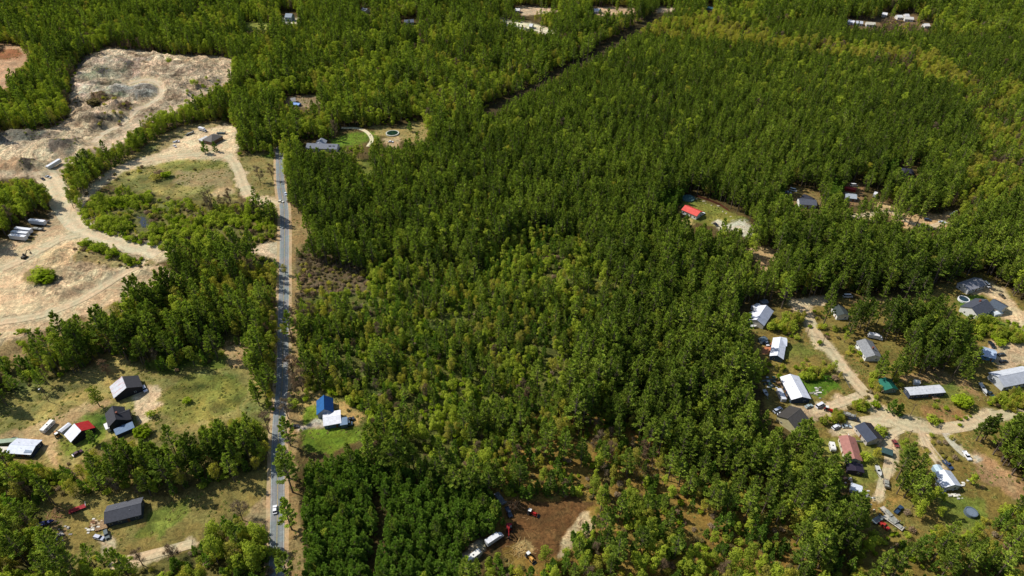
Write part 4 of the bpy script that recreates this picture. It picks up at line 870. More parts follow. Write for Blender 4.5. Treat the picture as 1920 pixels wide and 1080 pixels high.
def deck(e, px, py, rot, w_, d, h_=0.6, rail=True, m=None):
    p = gp(px, py); m = m or WOODM; b = MB(); n = int(w_ / 0.3)
    for i in range(n): b.box(-w_ / 2 + i * w_ / n + 0.01, -w_ / 2 + (i + 1) * w_ / n - 0.02, -d / 2, d / 2, h_ - 0.06, h_)
    for sx in (-1, 1):
        for sy in (-1, 1): b.box(sx * w_ / 2 - 0.06, sx * w_ / 2 + 0.06, sy * d / 2 - 0.06, sy * d / 2 + 0.06, -0.1, h_ + (0.9 if rail else 0))
    if rail:
        for sy in (-1, 1): b.box(-w_ / 2, w_ / 2, sy * d / 2 - 0.04, sy * d / 2 + 0.04, h_ + 0.85, h_ + 0.95)
        b.box(-w_ / 2 - 0.04, -w_ / 2 + 0.04, -d / 2, d / 2, h_ + 0.85, h_ + 0.95)
    o = b.build('deck', m); place(o, e, (p.x, p.y), p.z, rot); return o

# ---------------------------------------------------------------- vehicles
def heading(px, py, d):
    a = gp(px, py); b = gp(px + d[0], py + d[1]); return a, math.atan2(b.y - a.y, b.x - a.x)
def wheel_mesh(r_=0.34, w_=0.24):
    k = ('wheel', r_, w_)
    if k not in _wm: _wm[k] = MB().tube((0, -w_ / 2, 0), (0, w_ / 2, 0), r_, n=12, m=0).tube((0, -w_ / 2 - 0.01, 0), (0, w_ / 2 + 0.01, 0), r_ * 0.55, n=8, m=1).mesh('wheel', [RUB, STEEL])
    return _wm[k]
def wheels(e, xs, y, r_=0.34, w_=0.24):
    for x in xs:
        for s in (-1, 1): o = link('wheel', wheel_mesh(r_, w_), e); o.location = (x, s * y, r_)
def car(px, py, d, rgb, label, style='car', group=None, rk=9):
    p, a = heading(px, py, d); pt = paint(rgb, 0.28, var=0.03, spec=0.5)
    nm = {'car': 'parked_car', 'suv': 'parked_car', 'pickup': 'pickup_truck', 'van': 'van'}[style]; cat = {'car': 'car', 'suv': 'car', 'pickup': 'pickup truck', 'van': 'van'}[style]
    e = empty(nm, p + Vector((0, 0, 0.03)), a, label, cat, group); L_ = {'car': 4.6, 'suv': 4.8, 'pickup': 5.6, 'van': 5.6}[style]; x = L_ / 2; W = 0.93
    hz = {'car': 1.45, 'suv': 1.75, 'pickup': 1.85, 'van': 2.3}[style]; bz = {'car': 0.92, 'suv': 1.05, 'pickup': 1.1, 'van': 1.25}[style]
    b = MB()
    if style == 'pickup':
        b.extr([(-x, 0.4), (x, 0.4), (x, 0.8), (x - 0.15, bz - 0.05), (x - 1.35, bz), (-0.35, bz), (-0.35, 0.7), (-x, 0.7)], -W, W); b.box(-x, -x + 0.08, -W, W, 0.7, bz); b.box(-x, -0.35, -W, -W + 0.08, 0.7, bz); b.box(-x, -0.35, W - 0.08, W, 0.7, bz)
        g0, g1, r0, r1 = -0.35, x - 1.3, -0.15, x - 2.0
    else:
        hood = x - (1.25 if style != 'van' else 0.7); b.extr([(-x, 0.35), (x, 0.35), (x, 0.72), (x - 0.12, bz - 0.12), (hood, bz), (-x + 0.5, bz), (-x, bz - 0.12)], -W, W)
        g0, g1, r0, r1 = (-x + 0.35, hood, -x + 1.0, hood - 0.75) if style == 'car' else (-x + 0.1, hood, -x + 0.3, hood - 0.6)
    b.build('body', pt, e)
    c = MB(); yi = W - 0.05; yt = W - 0.2
    c.poly([(g0, -yi, bz), (g1, -yi, bz), (g1, yi, bz), (g0, yi, bz), (r0, -yt, hz - 0.05), (r1, -yt, hz - 0.05), (r1, yt, hz - 0.05), (r0, yt, hz - 0.05)],
           [(4, 5, 6, 7), (0, 1, 5, 4), (1, 2, 6, 5), (2, 3, 7, 6), (3, 0, 4, 7)]); c.build('window_glass', glass(), e)
    MB().box(r0 - 0.05, r1 + 0.05, -yt - 0.03, yt + 0.03, hz - 0.048, hz + 0.02, tx=0.06, ty=0.06).build('roof_panel', pt, e)
    wheels(e, (-x + 0.95, x - 0.9), W - 0.1)
    for s in (-1, 1): o = MB().box(x - 0.02, x + 0.03, -0.17, 0.17, -0.08, 0.08).build('headlight', TRIM, e); o.location = (0, s * 0.65, 0.72)
    keep([(px, py)], rk); return e
def trailer(px, py, d, label, L_=14.0, rgb=WHT, cab=False, group=None):
    p, a = heading(px, py, d); e = empty('semi_trailer', p, a, label, 'trailer', group); x = L_ / 2
    MB().box(-x, x, -1.3, 1.3, 1.15, 4.0).build('cargo_box', roofing(rgb, 'metal'), e); MB().box(-x, x, -0.5, 0.5, 0.8, 1.148).build('chassis', DARK, e)
    MB().box(-x - 0.06, -x - 0.01, -1.2, 1.2, 1.2, 3.9).build('rear_door', TRIM, e); wheels(e, (-x + 1.2, -x + 2.5), 1.05, 0.5, 0.4)
    for s in (-1, 1): o = MB().box(-0.1, 0.1, -0.1, 0.1, 0, 0.8).build('landing_leg', DARK, e); o.location = (x - 2.8, s * 0.7, 0)
    keep([(px, py - 3)], 14); return e
def flatbed(px, py, d, label, L_=11, rgb=(120, 116, 108), load=True):
    p, a = heading(px, py, d); e = empty('flatbed_trailer', p, a, label, 'trailer'); x = L_ / 2; b = MB()
    n = int(L_ / 0.5)
    for i in range(n): b.box(-x + i * 0.5 + 0.02, -x + i * 0.5 + 0.48, -1.2, 1.2, 1.0, 1.1)
    b.build('deck_boards', paint(rgb, 0.8, var=0.3), e); MB().box(-x, x, -0.5, 0.5, 0.7, 0.98).box(-x, x, -1.2, -1.1, 0.85, 0.98).box(-x, x, 1.1, 1.2, 0.85, 0.98).build('chassis', DARK, e)
    wheels(e, (-x + 1.2, -x + 2.3), 1.0, 0.45, 0.35); MB().box(x - 0.15, x, -1.2, 1.2, 1.1, 2.2).build('headboard', STEEL, e)
    if load: MB().box(-x * 0.5, x * 0.2, -0.9, 0.9, 1.1, 1.7).box(x * 0.3, x * 0.8, -0.8, 0.8, 1.1, 1.45).build('load', paint((160, 160, 150), 0.8, var=0.3), e)
    keep([(px, py - 2)], 10); return e
def box_truck(px, py, d, label, rgb=WHT, box=(225, 225, 228), L_=7.5):
    p, a = heading(px, py, d); e = empty('box_truck', p, a, label, 'truck'); x = L_ / 2
    MB().box(-x, x - 2.2, -1.2, 1.2, 1.0, 3.3).build('cargo_box', roofing(box, 'metal'), e); MB().box(-x, x, -0.5, 0.5, 0.55, 0.98).build('chassis', DARK, e)
    MB().extr([(x - 2.0, 0.6), (x, 0.6), (x, 1.3), (x - 0.5, 1.55), (x - 0.9, 2.4), (x - 2.0, 2.45)], -1.05, 1.05, inset=0.08).build('cab', paint(rgb, 0.35, var=0.04), e)
    MB().poly([(x - 0.46, -0.9, 1.58), (x - 0.46, 0.9, 1.58), (x - 0.84, 0.82, 2.32), (x - 0.84, -0.82, 2.32)], [(0, 1, 2, 3)]).build('windscreen', glass(), e)
    wheels(e, (-x + 1.3, x - 1.0), 1.0, 0.45, 0.3); keep([(px, py - 2)], 10); return e
def camper(px, py, d, label, L_=6.0, rgb=(232, 230, 222), stripe=(150, 130, 110)):
    p, a = heading(px, py, d); e = empty('camper_trailer', p, a, label, 'camper'); x = L_ / 2
    MB().extr([(-x, 0.6), (x - 0.5, 0.6), (x, 1.3), (x - 0.1, 2.3), (x - 0.5, 2.75), (-x + 0.2, 2.75), (-x, 2.5)], -1.15, 1.15).build('body', paint(rgb, 0.45, var=0.06), e)
    MB().box(-x + 0.3, x - 0.6, 1.152, 1.17, 1.1, 1.35).box(-x + 0.3, x - 0.6, -1.17, -1.152, 1.1, 1.35).build('side_stripe', paint(stripe, 0.5), e)
    MB().box(-0.3, 0.3, -0.3, 0.3, 2.75, 2.95, tx=0.05, ty=0.05).build('roof_hatch', DARK, e)
    for s in (-1, 1):
        for xx in (-x * 0.5, x * 0.35): o = link('window', window_mesh(1.3, 1.05), e, (xx, s * 1.16, 1.9)); o.scale = (0.8, 1, 0.6); o.rotation_euler = (0, 0, 0 if s > 0 else math.pi)
    MB().tube((x - 0.3, 0, 0.55), (x + 1.1, 0, 0.5), 0.06).build('tow_bar', DARK, e); wheels(e, (-0.4, 0.4), 1.0, 0.34, 0.22); keep([(px, py - 2)], 9); return e
def boat(px, py, d, label, L_=6.0, rgb=(228, 228, 226), cover=None):
    p, a = heading(px, py, d); e = empty('boat_on_trailer', p, a, label, 'boat'); x = L_ / 2; b = MB()
    st = [(-x, 0.95, 0.0), (-x * 0.3, 1.05, 0.0), (x * 0.4, 0.9, 0.05), (x * 0.8, 0.5, 0.2), (x, 0.05, 0.35)]; vs = []
    for xx, w_, lz in st: vs += [(xx, -w_, 1.5 + lz), (xx, -w_ * 0.75, 0.9 + lz), (xx, 0, 0.6 + lz * 1.3), (xx, w_ * 0.75, 0.9 + lz), (xx, w_, 1.5 + lz)]
    fs = [(i * 5 + j, i * 5 + j + 1, i * 5 + j + 6, i * 5 + j + 5) for i in range(4) for j in range(4)] + [(4, 3, 2, 1, 0)]; b.poly(vs, [f_[::-1] for f_ in fs]); b.build('hull', paint(rgb, 0.35, var=0.05), e)
    k = MB(); vs = [(xx, s * w_ * 0.9, 1.38 + lz) for xx, w_, lz in st for s in (-1, 1)]; k.poly(vs, [(i * 2, i * 2 + 2, i * 2 + 3, i * 2 + 1) for i in range(4)]); k.build('deck', paint(cover or (200, 200, 195), 0.6), e)
    MB().poly([(0.1, -0.7, 1.4), (0.1, 0.7, 1.4), (0.5, 0.6, 1.4), (0.5, -0.6, 1.4), (-0.1, -0.65, 1.95), (-0.1, 0.65, 1.95)], [(0, 1, 5, 4), (3, 2, 5, 4), (0, 3, 4), (1, 2, 5)]).build('windscreen', glass(), e)
    MB().box(-x - 0.4, -x, -0.2, 0.2, 0.8, 1.9).build('outboard_motor', DARK, e); MB().tube((-x, -0.7, 0.5), (x * 0.5, -0.7, 0.5), 0.06).tube((-x, 0.7, 0.5), (x * 0.5, 0.7, 0.5), 0.06).tube((x * 0.5, -0.7, 0.5), (x + 1, 0, 0.5), 0.06).tube((x * 0.5, 0.7, 0.5), (x + 1, 0, 0.5), 0.06).build('boat_trailer', STEEL, e)
    wheels(e, (-x * 0.35,), 1.1, 0.32, 0.2); keep([(px, py - 2)], 9); return e
def digger(px, py, d, label, rgb, kind='excavator'):
    p, a = heading(px, py, d); e = empty(kind, p, a, label, 'excavator' if kind == 'excavator' else 'tractor'); pt = paint(rgb, 0.45, var=0.15)
    if kind == 'excavator':
        for s in (-1, 1): o = MB().extr([(-1.7, 0.1), (1.7, 0.1), (1.95, 0.45), (1.7, 0.85), (-1.7, 0.85), (-1.95, 0.45)], -0.3, 0.3).build('track', RUB, e); o.location = (0, s * 1.05, 0)
        MB().box(-1.9, 1.2, -1.2, 1.2, 0.95, 1.9, tx=0.1, ty=0.1).box(-0.8, 0.8, -0.6, 0.6, 0.6, 0.948).build('upper_body', pt, e); MB().box(0.0, 1.2, 0.15, 1.15, 1.9, 3.0, tx=0.12, ty=0.08).build('cab', glass(), e)
        bm_ = MB().tube((1.0, -0.2, 1.7), (3.2, -0.2, 4.3), 0.3, 0.24, 6).tube((3.1, -0.2, 4.3), (5.4, -0.2, 3.5), 0.25, 0.2, 6).build('boom', pt, e); MB().tube((5.3, -0.2, 3.6), (5.0, -0.2, 1.6), 0.2, 0.16, 6).build('stick', pt, bm_); MB().box(4.4, 5.3, -0.75, 0.35, 0.7, 1.6, tx=0.2).build('bucket', DARK, bm_)
    else:
        MB().box(-0.4, 2.2, -0.45, 0.45, 1.0, 1.75, tx=0.12, ty=0.1).box(-1.8, 0.0, -0.6, 0.6, 0.8, 1.3).build('engine_body', pt, e); MB().box(-1.6, -0.2, -0.7, 0.7, 1.35, 2.55, tx=0.15, ty=0.12).build('cab', glass(), e); MB().box(-1.6, -0.2, -0.75, 0.75, 2.55, 2.68).build('cab_roof', paint((230, 230, 225), 0.5), e)
        for s in (-1, 1): o = link('wheel', wheel_mesh(0.8, 0.45), e); o.location = (-1.2, s * 1.0, 0.8); o = link('wheel', wheel_mesh(0.5, 0.3), e); o.location = (1.5, s * 0.85, 0.5)
        ar = MB().tube((0.6, -0.75, 1.3), (2.9, -0.75, 0.9), 0.09).tube((0.6, 0.75, 1.3), (2.9, 0.75, 0.9), 0.09).build('loader_arms', pt, e); MB().extr([(2.8, 0.25), (3.6, 0.2), (3.7, 0.35), (3.0, 0.5), (2.95, 1.1), (2.8, 1.1)], -1.0, 1.0).build('bucket', DARK, ar)
    keep([(px, py - 3)], 10); return e
def ringpool(px, py, r_, label, rim, fill, h_=1.2, name='round_pool', cat='pool', water=True):
    p = gp(px, py); e = empty(name, p, 0, label, cat); n = 24; b = MB(); vs = []
    for rr_, z in ((r_, 0), (r_, h_), (r_ * 0.84, h_), (r_ * 0.84, h_ - 0.25)): vs += [(rr_ * math.cos(i * 2 * math.pi / n), rr_ * math.sin(i * 2 * math.pi / n), z) for i in range(n)]
    b.poly(vs, [(k * n + i, k * n + (i + 1) % n, (k + 1) * n + (i + 1) % n, (k + 1) * n + i) for k in range(3) for i in range(n)]); b.build('rim', paint(rim, 0.5), e)
    MB().poly([(r_ * 0.85 * math.cos(i * 2 * math.pi / n), r_ * 0.85 * math.sin(i * 2 * math.pi / n), h_ - 0.2) for i in range(n)], [tuple(range(n))]).build('water' if water else 'jumping_mat', paint(fill, 0.1 if water else 0.7, spec=0.6), e)
    if not water:
        for i in range(6): t = i * math.pi / 3; MB().tube((r_ * math.cos(t), r_ * math.sin(t), 0), (r_ * math.cos(t), r_ * math.sin(t), h_ + 1.5), 0.04).build('leg', STEEL, e)
    keep([(px, py)], 8); return e
def pole(px, py, h_, label, arm=True, lamp=False, group=None):
    p = gp(px, py); e = empty('utility_pole', p, random.uniform(-0.4, 0.4), label, 'pole', group); MB().tube((0, 0, -0.5), (0, 0, h_), 0.17, 0.12, 8).build('pole', paint((120, 100, 80), 0.9, var=0.25), e)
    if arm: MB().box(-1.2, 1.2, -0.07, 0.07, h_ - 0.9, h_ - 0.75).build('crossarm', paint((120, 100, 80), 0.9), e)
    if lamp: MB().tube((0, 0, h_ - 0.3), (0, -0.9, h_), 0.05).ell((0, -1.2, h_), 0.4, 0.5, 0.15).build('lamp_head', TRIM, e)
    return e
def fence(pts, label, h_=1.1, rgb=(232, 230, 222), name='fence', slatted=True, group=None):
    W_ = [gp(*p) for p in pts]; e = empty(name, W_[0], 0, label, 'fence', group); m = paint(rgb, 0.6); o = W_[0]; n = 0
    for a, b in zip(W_[:-1], W_[1:]):
        d = b - a; L_ = d.length; k = max(1, int(L_ / 2.4)); ang = math.atan2(d.y, d.x)
        for i in range(k):
            q_ = a + d * (i / k) - o; ps = MB().box(-0.07, 0.07, -0.07, 0.07, 0, h_ + 0.1).build('post', m, e); ps.location = q_; ps.rotation_euler = (0, 0, ang)
            pn = MB()
            for z in ([0.25, 0.6, 0.95] if not slatted else [0.08]): pn.box(0.07, L_ / k - 0.07, -0.025, 0.025, z, z + (0.14 if not slatted else h_ - 0.1))
            pn = pn.build('rail_panel', m, e); pn.location = q_; pn.rotation_euler = (0, 0, ang)
    keep([tuple(p) for p in pts], 3); return e
def heap(px, py, r_, label, rgb, name='brush_pile', cat='pile', kind='sticks', n=40, h_=1.0):
    p = gp(px, py); rr_ = np.random.default_rng(int(px * 7 + py)); b = MB()
    for i in range(n):
        q_ = rr_.normal(size=2) * r_ * 0.45; z = max(0.05, h_ * (1 - np.hypot(*q_) / r_)) * rr_.uniform(0.2, 1); a = rr_.uniform(0, 3.14); l = rr_.uniform(0.4, 1.3) * (1.6 if kind == 'sticks' else 0.8)
        if kind == 'sticks': b.tube((q_[0] - math.cos(a) * l, q_[1] - math.sin(a) * l, z), (q_[0] + math.cos(a) * l, q_[1] + math.sin(a) * l, z + rr_.normal() * 0.25), 0.11, 0.07, 5)
        elif kind == 'rocks': b.ell((q_[0], q_[1], z * 0.6), l * 0.7, l * 0.55, l * 0.45, 7, 4)
        else: b.box(q_[0] - l, q_[0] + l * rr_.uniform(0.2, 1), q_[1] - 0.5 * l, q_[1] + 0.5 * l, z - 0.05 if z > 0.1 else 0, z + rr_.uniform(0.05, 0.5))
    m_ = [paint(c_, 0.85, var=0.3) for c_ in (rgb if isinstance(rgb[0], tuple) else [rgb])]
    k = len(m_); 
    fpb = {'sticks': 7, 'rocks': 7 * 4 + 2, 'boards': 6}[kind]; b.m = [(i // fpb) % k for i in range(len(b.f))]
    o = b.build(name, m_); o.location = p; tag(o, label, cat, None, 'stuff' if kind == 'sticks' else None); keep([(px, py)], 4); return o
def simple_box(name, px, py, d, sx, sy, sz, rgb, label, cat, roof=None, rk=6):
    """small hut or crate: walls and a lid of its own"""
    p, a = heading(px, py, d); e = empty(name, p, a, label, cat); MB().box(-sx / 2, sx / 2, -sy / 2, sy / 2, -0.1, sz, tx=0.02, ty=0.02).build('wall', paint(rgb, 0.7), e)
    MB().poly([(-sx / 2 - .15, -sy / 2 - .15, sz), (sx / 2 + .15, -sy / 2 - .15, sz), (sx / 2 + .15, sy / 2 + .15, sz), (-sx / 2 - .15, sy / 2 + .15, sz), (-sx / 2 - .15, 0, sz + sy * 0.2), (sx / 2 + .15, 0, sz + sy * 0.2)], [(0, 1, 5, 4), (2, 3, 4, 5), (1, 2, 5), (3, 0, 4), (3, 2, 1, 0)]).build('roof', paint(roof or rgb, 0.5), e)
    MB().box(-0.4, 0.4, 0, 0.06, 0, min(1.9, sz - 0.1)).build('door', TRIM, e).location = (0, sy / 2, 0); keep([(px, py - 2)], rk); return e

ME = 'metal'
# --- houses left of the road
h = house('farm_barn', 'barn with a rust streaked white roof slope and a dark grey one', 'barn', (228.8, 706.9), (236.6, 727), 13.5, 3.2, 6.4, (66, 66, 70), (196, 198, 204, ME, (190, 92, 60)), (40, 42, 48), chimney=None)
h = house('farmhouse', 'dark shingled farmhouse with a glossy blue porch roof below the rusty barn', 'house', (211, 762), (217, 786), 8.2, 4.0, 7.0, (54, 55, 60), (66, 66, 72), (36, 40, 48), chimney=0.1)
block((219, 777), (241, 770), 7.0, 3.8, 6.2, (50, 51, 56), (62, 62, 68), (36, 40, 48), parent=h); lean_to(h, (214, 805), (247, 791), 3.6, 3.3, 2.5, (96, 124, 156, ME), (50, 60, 74))
lean_to(h, (205, 791), (209, 800), 2.4, 2.6, 2.4, (226, 226, 228, ME), (220, 220, 220), 'side_entry')
h = house('red_and_white_house', 'small house with one white and one bright red roof slope, west of the dark farmhouse', 'house', (139.6, 795.5), (151.5, 808), 11, 3.0, 5.6, (176, 40, 38, ME), (228, 230, 238, ME), (34, 34, 40), door=False)
simple_box('flat_shed', 124, 806, (5, -4), 5.5, 2.4, 1.8, (220, 222, 226), 'narrow white shed leaning on the red and white house', 'shed')
h = house('patched_mobile_home', 'long mobile home with a patched pale metal roof at the left edge of the view', 'mobile home', (20, 833.5), (66, 836.5), 8.2, 2.8, 3.7, (214, 218, 228, ME), (202, 210, 224, ME), (44, 56, 74), vents=3)
lean_to(h, (52, 838), (64, 838), 3, 3.45, 3.1, (96, 120, 148, ME), (44, 56, 74)); lean_to(h, (-4, 838), (16, 838), 4, 2.9, 2.7, (214, 204, 186, ME), (120, 60, 60), 'side_entry')
h = house('long_dark_house', 'long low house with a slate grey shingle roof in the lower left field', 'house', (196.9, 960.6), (263, 944.4), 8.8, 3.2, 4.9, (92, 94, 102), (74, 76, 84), (62, 70, 82), vents=2)
deck(h, 192, 986, 0.35, 5, 4.5)
# --- blue house
h = house('blue_roofed_house', 'small grey house with a bright blue metal roof beside the main road', 'house', (607, 742), (607.6, 766.5), 7.6, 3.4, 6.4, (22, 64, 120, ME), (24, 92, 152, ME), (150, 158, 172))
block((614.5, 779), (615.5, 770), 2.6, 2.9, 3.6, (228, 228, 232, ME), (228, 228, 232, ME), (200, 204, 210), parent=h, win=(0, 0), door=False, oh=0.2)
h = house('white_garage', 'garage with a plain white metal roof in front of the blue roofed house', 'garage', (606.5, 784), (637.5, 778.5), 8.2, 2.9, 3.9, (232, 232, 236, ME), (234, 234, 238, ME), (92, 112, 136), win=(0, 1))
lean_to(h, (638, 784), (650, 782), 4.2, 3.2, 2.7, (110, 134, 158, ME), (84, 104, 124))
# --- right-hand neighbourhood
h = house('grey_white_workshop', 'workshop with a two tone white and grey metal roof at the wood edge', 'workshop', (1419.4, 599.4), (1437, 573), 9, 3.0, 5.2, (228, 230, 240, ME), (170, 176, 192, ME), (196, 190, 176))
lean_to(h, (1431, 577), (1446, 583), 4, 3.4, 2.9, (196, 198, 210, ME), (120, 124, 132))
simple_box('garden_shed', 1417, 580, (6, -3), 5.2, 3.6, 2.4, (224, 226, 232), 'white roofed shed just left of the two tone workshop', 'shed')
simple_box('small_white_shed', 1411, 592, (6, -3), 4.2, 2.8, 2.2, (230, 228, 232), 'smaller white shed at the left corner of the two tone workshop', 'shed')
simple_box('grey_shed', 1431, 571, (6, -2), 4.2, 3.4, 2.4, (92, 98, 110), 'dark grey shed behind the two tone workshop', 'shed', (96, 104, 116))
boat(1411, 614, (8, 0), 'little white boat under the trees below the two tone workshop', 4.2)
h = house('white_ranch_house', 'narrow white metal roofed house with a grey shed at its left', 'house', (1457.5, 666), (1463.5, 633), 6.6, 3.0, 4.6, (232, 234, 240, ME), (222, 226, 236, ME), (70, 90, 110), vents=2)
block((1464, 636), (1475, 638), 6.5, 2.9, 4.2, (226, 228, 236, ME), (214, 220, 232, ME), (60, 70, 84), parent=h)
simple_box('grey_green_shed', 1429, 641, (6, -3), 4.4, 3.2, 2.3, (84, 96, 104), 'grey shed left of the narrow white roofed house', 'shed', (100, 114, 122))
car(1437, 645, (3, 5), (226, 226, 228), 'small white car between the grey shed and the narrow white house', 'car')
h = house('white_metal_house', 'big house with a dazzling white metal roof beside a dark green lawn', 'house', (1482, 702.5), (1503.8, 743.5), 9.6, 3.2, 5.0, (222, 224, 232, ME), (236, 236, 242, ME), (44, 60, 78), vents=3)
deck(h, 1467, 722, 2.0, 5, 4.5); deck(h, 1478, 742, 2.0, 3.2, 8, 0.5, True, paint((150, 116, 94), 0.8)); lean_to(h, (1457, 729), (1466, 748), -2.8, 2.4, 2.3, (224, 224, 230, ME), (190, 190, 190), 'carport')
h = house('tan_garage', 'tall tan garage with a dark brown shingle roof, surrounded by parked cars', 'garage', (1476.9, 785.0), (1500.5, 766.6), 10.5, 4.0, 6.6, (70, 66, 62), (84, 80, 76), (206, 196, 152), win=(0, 1), door=False)
h = house('navy_roofed_house', 'mobile home with a navy roof and a white railed front', 'mobile home', (1620.5, 792.5), (1643.6, 821), 8.4, 3.0, 4.8, (52, 46, 52, ME), (56, 64, 82, ME), (196, 186, 174))
fence([(1601, 804), (1613, 820), (1628, 828)], 'white picket fence along the navy roofed home'); fence([(1596, 828), (1608, 829), (1621, 829)], 'short white fence between the navy roofed home and the rust red one')
fence([(1590, 815), (1593, 825)], 'stub of white fence at the corner of the rust red roofed home')
h = house('rust_red_mobile_home', 'long mobile home with a faded rust red roof and cream wall', 'mobile home', (1589.5, 817), (1602.5, 859), 7.0, 3.0, 4.2, (158, 106, 94, ME), (170, 118, 106, ME), (214, 204, 180), vents=2)
block((1602, 868), (1605, 882), 6.8, 2.8, 3.3, (48, 40, 54, ME), (52, 44, 58, ME), (60, 50, 60), parent=h, win=(0, 0))
h = house('white_trailer_home', 'white metal roofed trailer home with a boxy lean-to, left of the round bush', 'mobile home', (1770, 881.7), (1789, 908.2), 7.2, 3.0, 4.4, (196, 202, 214, ME), (232, 236, 242, ME), (196, 196, 196), vents=2)
simple_box('porch_box', 1765, 912, (6, -2), 4.5, 3.6, 2.5, (226, 226, 230), 'boxy white porch shed against the white trailer home', 'shed')
simple_box('blue_grey_shed', 1758, 888, (4, 6), 5.5, 3.4, 2.6, (150, 176, 190), 'blue grey shed half under the trees behind the white trailer home', 'shed', (186, 206, 216))
simple_box('arched_shed', 1603, 920, (6, 2), 4.6, 4.0, 2.2, (190, 196, 206), 'small white ribbed shed alone at the dark wood edge', 'shed', (220, 226, 236), rk=14)
h = house('green_shed', 'shed with a dark green metal roof beside the dirt road', 'shed', (1659.7, 708.5), (1673, 727), 6.6, 2.6, 4.0, (18, 84, 70, ME), (26, 106, 88, ME), (120, 140, 122), win=(0, 1), door=True)
h = house('single_wide_home', 'long single wide mobile home with a pale grey roof in the clearing', 'mobile home', (1702.5, 732.8), (1767.5, 727.6), 5.2, 2.9, 3.4, (206, 208, 212, ME), (212, 214, 218, ME), (64, 72, 88), vents=3, oh=0.25)
deck(h, 1752, 747, 0.1, 3.2, 2.6); simple_box('white_storage_box', 1717, 720, (5, 1), 2.8, 2.4, 2.1, (236, 232, 224), 'small white storage box behind the single wide home', 'shed')
h = house('grey_roofed_ranch', 'ranch house with a grey shingle roof and a white side wall', 'house', (1622.5, 636), (1640.5, 665.5), 8.4, 3.0, 4.8, (118, 120, 122), (142, 144, 146), (228, 228, 222), chimney=0.1)
deck(h, 1609, 652, 2.1, 2.2, 4.0, 0.5, True, TRIM); box_truck(1640, 635, (10, 2), 'white box truck parked behind the grey roofed ranch', L_=8)
h = house('large_grey_house', 'large house with a charcoal shingle roof and tall white gable by a round white pool', 'house', (1822.0, 577), (1850, 562), 11, 3.6, 6.6, (78, 82, 92), (84, 88, 98), (232, 232, 226), chimney=0.2)
h2 = house('charcoal_garage', 'detached garage with a charcoal roof beside the wide sandy drive', 'garage', (1863, 561.5), (1886, 574), 8.6, 3.2, 5.2, (74, 82, 94), (82, 92, 104), (230, 226, 212), win=(0, 1))
simple_box('white_lean_shed', 1868, 590, (6, -1), 5.2, 3.0, 1.8, (226, 232, 234), 'low white shed at the foot of the charcoal garage', 'shed')
h = house('grey_north_house', 'pale grey roofed house half hidden by trees at the top of the sandy drive', 'house', (1808, 534), (1840, 523), 8.0, 3.0, 4.8, (168, 168, 174), (150, 150, 158), (200, 200, 200))
h = house('long_metal_barn', 'long barn with a ribbed light grey metal roof at the right edge', 'barn', (1872.5, 706.5), (1935, 694), 10.0, 3.6, 5.8, (206, 210, 216, ME), (186, 190, 198, ME), (196, 200, 204), oh=0.6)
h = house('pale_blue_house', 'cottage with a pale blue metal roof by the gravel turning place', 'house', (1845, 653.8), (1868, 660), 7.6, 2.9, 4.6, (180, 196, 216, ME), (186, 202, 224, ME), (86, 132, 158))
h = house('hidden_white_house', 'white walled house nearly lost under tall pines beside the lane', 'house', (1572.5, 572), (1583, 588), 7, 3.2, 4.8, (70, 78, 76), (66, 74, 72), (234, 232, 224))
# --- clearing with the red roof
h = house('red_roofed_cabin', 'white cabin with a bright red metal roof in a small forest clearing', 'cabin', (1285, 385.2), (1312.6, 396.8), 8, 3.4, 5.2, (214, 76, 66, ME), (226, 86, 74, ME), (226, 226, 224))
h = house('dark_gabled_house', 'grey roofed house with a white gable, in front of the black roofed garage', 'house', (1499, 373.5), (1530, 375.5), 8.5, 3.0, 4.8, (84, 88, 98), (92, 96, 108), (226, 226, 222))
house('black_roofed_garage', 'black roofed garage right behind the grey roofed house in the woods', 'garage', (1508, 364.5), (1524, 372), 7, 2.8, 4.4, (44, 46, 56), (48, 50, 62), (70, 70, 76))
h = house('grey_tin_cabin', 'small cabin with a pale tin roof next to a red shed in the woods', 'cabin', (1586, 363), (1606, 365.5), 7, 2.8, 4.2, (178, 186, 192, ME), (170, 178, 186, ME), (130, 130, 130))
simple_box('red_shed', 1593, 357, (6, 1), 8, 3.5, 2.2, (150, 44, 42), 'red roofed shed behind the pale tin cabin', 'shed', (186, 60, 56))
h = house('black_hip_house', 'black roofed house alone in the dense pines on the right', 'house', (1693, 315), (1713, 317), 8, 3.0, 5.0, (48, 50, 64), (50, 52, 66), (190, 186, 178), hip=True)
# --- upper left and far
h = house('scale_house', 'large open hip roofed shelter in the sandy yard with two small trees before it', 'shelter', (389, 250), (405, 254), 13, 3.4, 6.6, (116, 110, 104), (116, 110, 104), (120, 100, 84), hip=True)
lean_to(h, (372, 262), (386, 255), 4, 3.0, 2.6, (214, 212, 206, ME), (120, 110, 100))
h = house('ranch_with_dormers', 'long pale grey roofed ranch with dormers by a bright lawn at the road end', 'house', (576, 268.5), (633, 270.5), 9, 3.0, 5.2, (150, 154, 164), (134, 138, 148), (206, 206, 204), vents=0)
block((603, 259), (598, 268), 8, 3.0, 5.2, (160, 164, 172), (150, 154, 164), (206, 206, 204), parent=h)
for px_, nm_ in ((619, 'dormer'), (626, 'dormer')): o = MB().box(-1, 1, -1, 1, 2.9, 4.6).build(nm_, DARK); q_ = G(px_, 274, 4); place(o, h, (float(q_[0]), float(q_[1])), h.location.z, h.rotation_euler.z)
house('pale_blue_farmhouse', 'two storey pale blue house on a gravel yard near the top left', 'house', (536, 25), (548, 25.5), 10, 5.4, 8.6, (110, 126, 142, ME), (124, 142, 158, ME), (150, 172, 188))
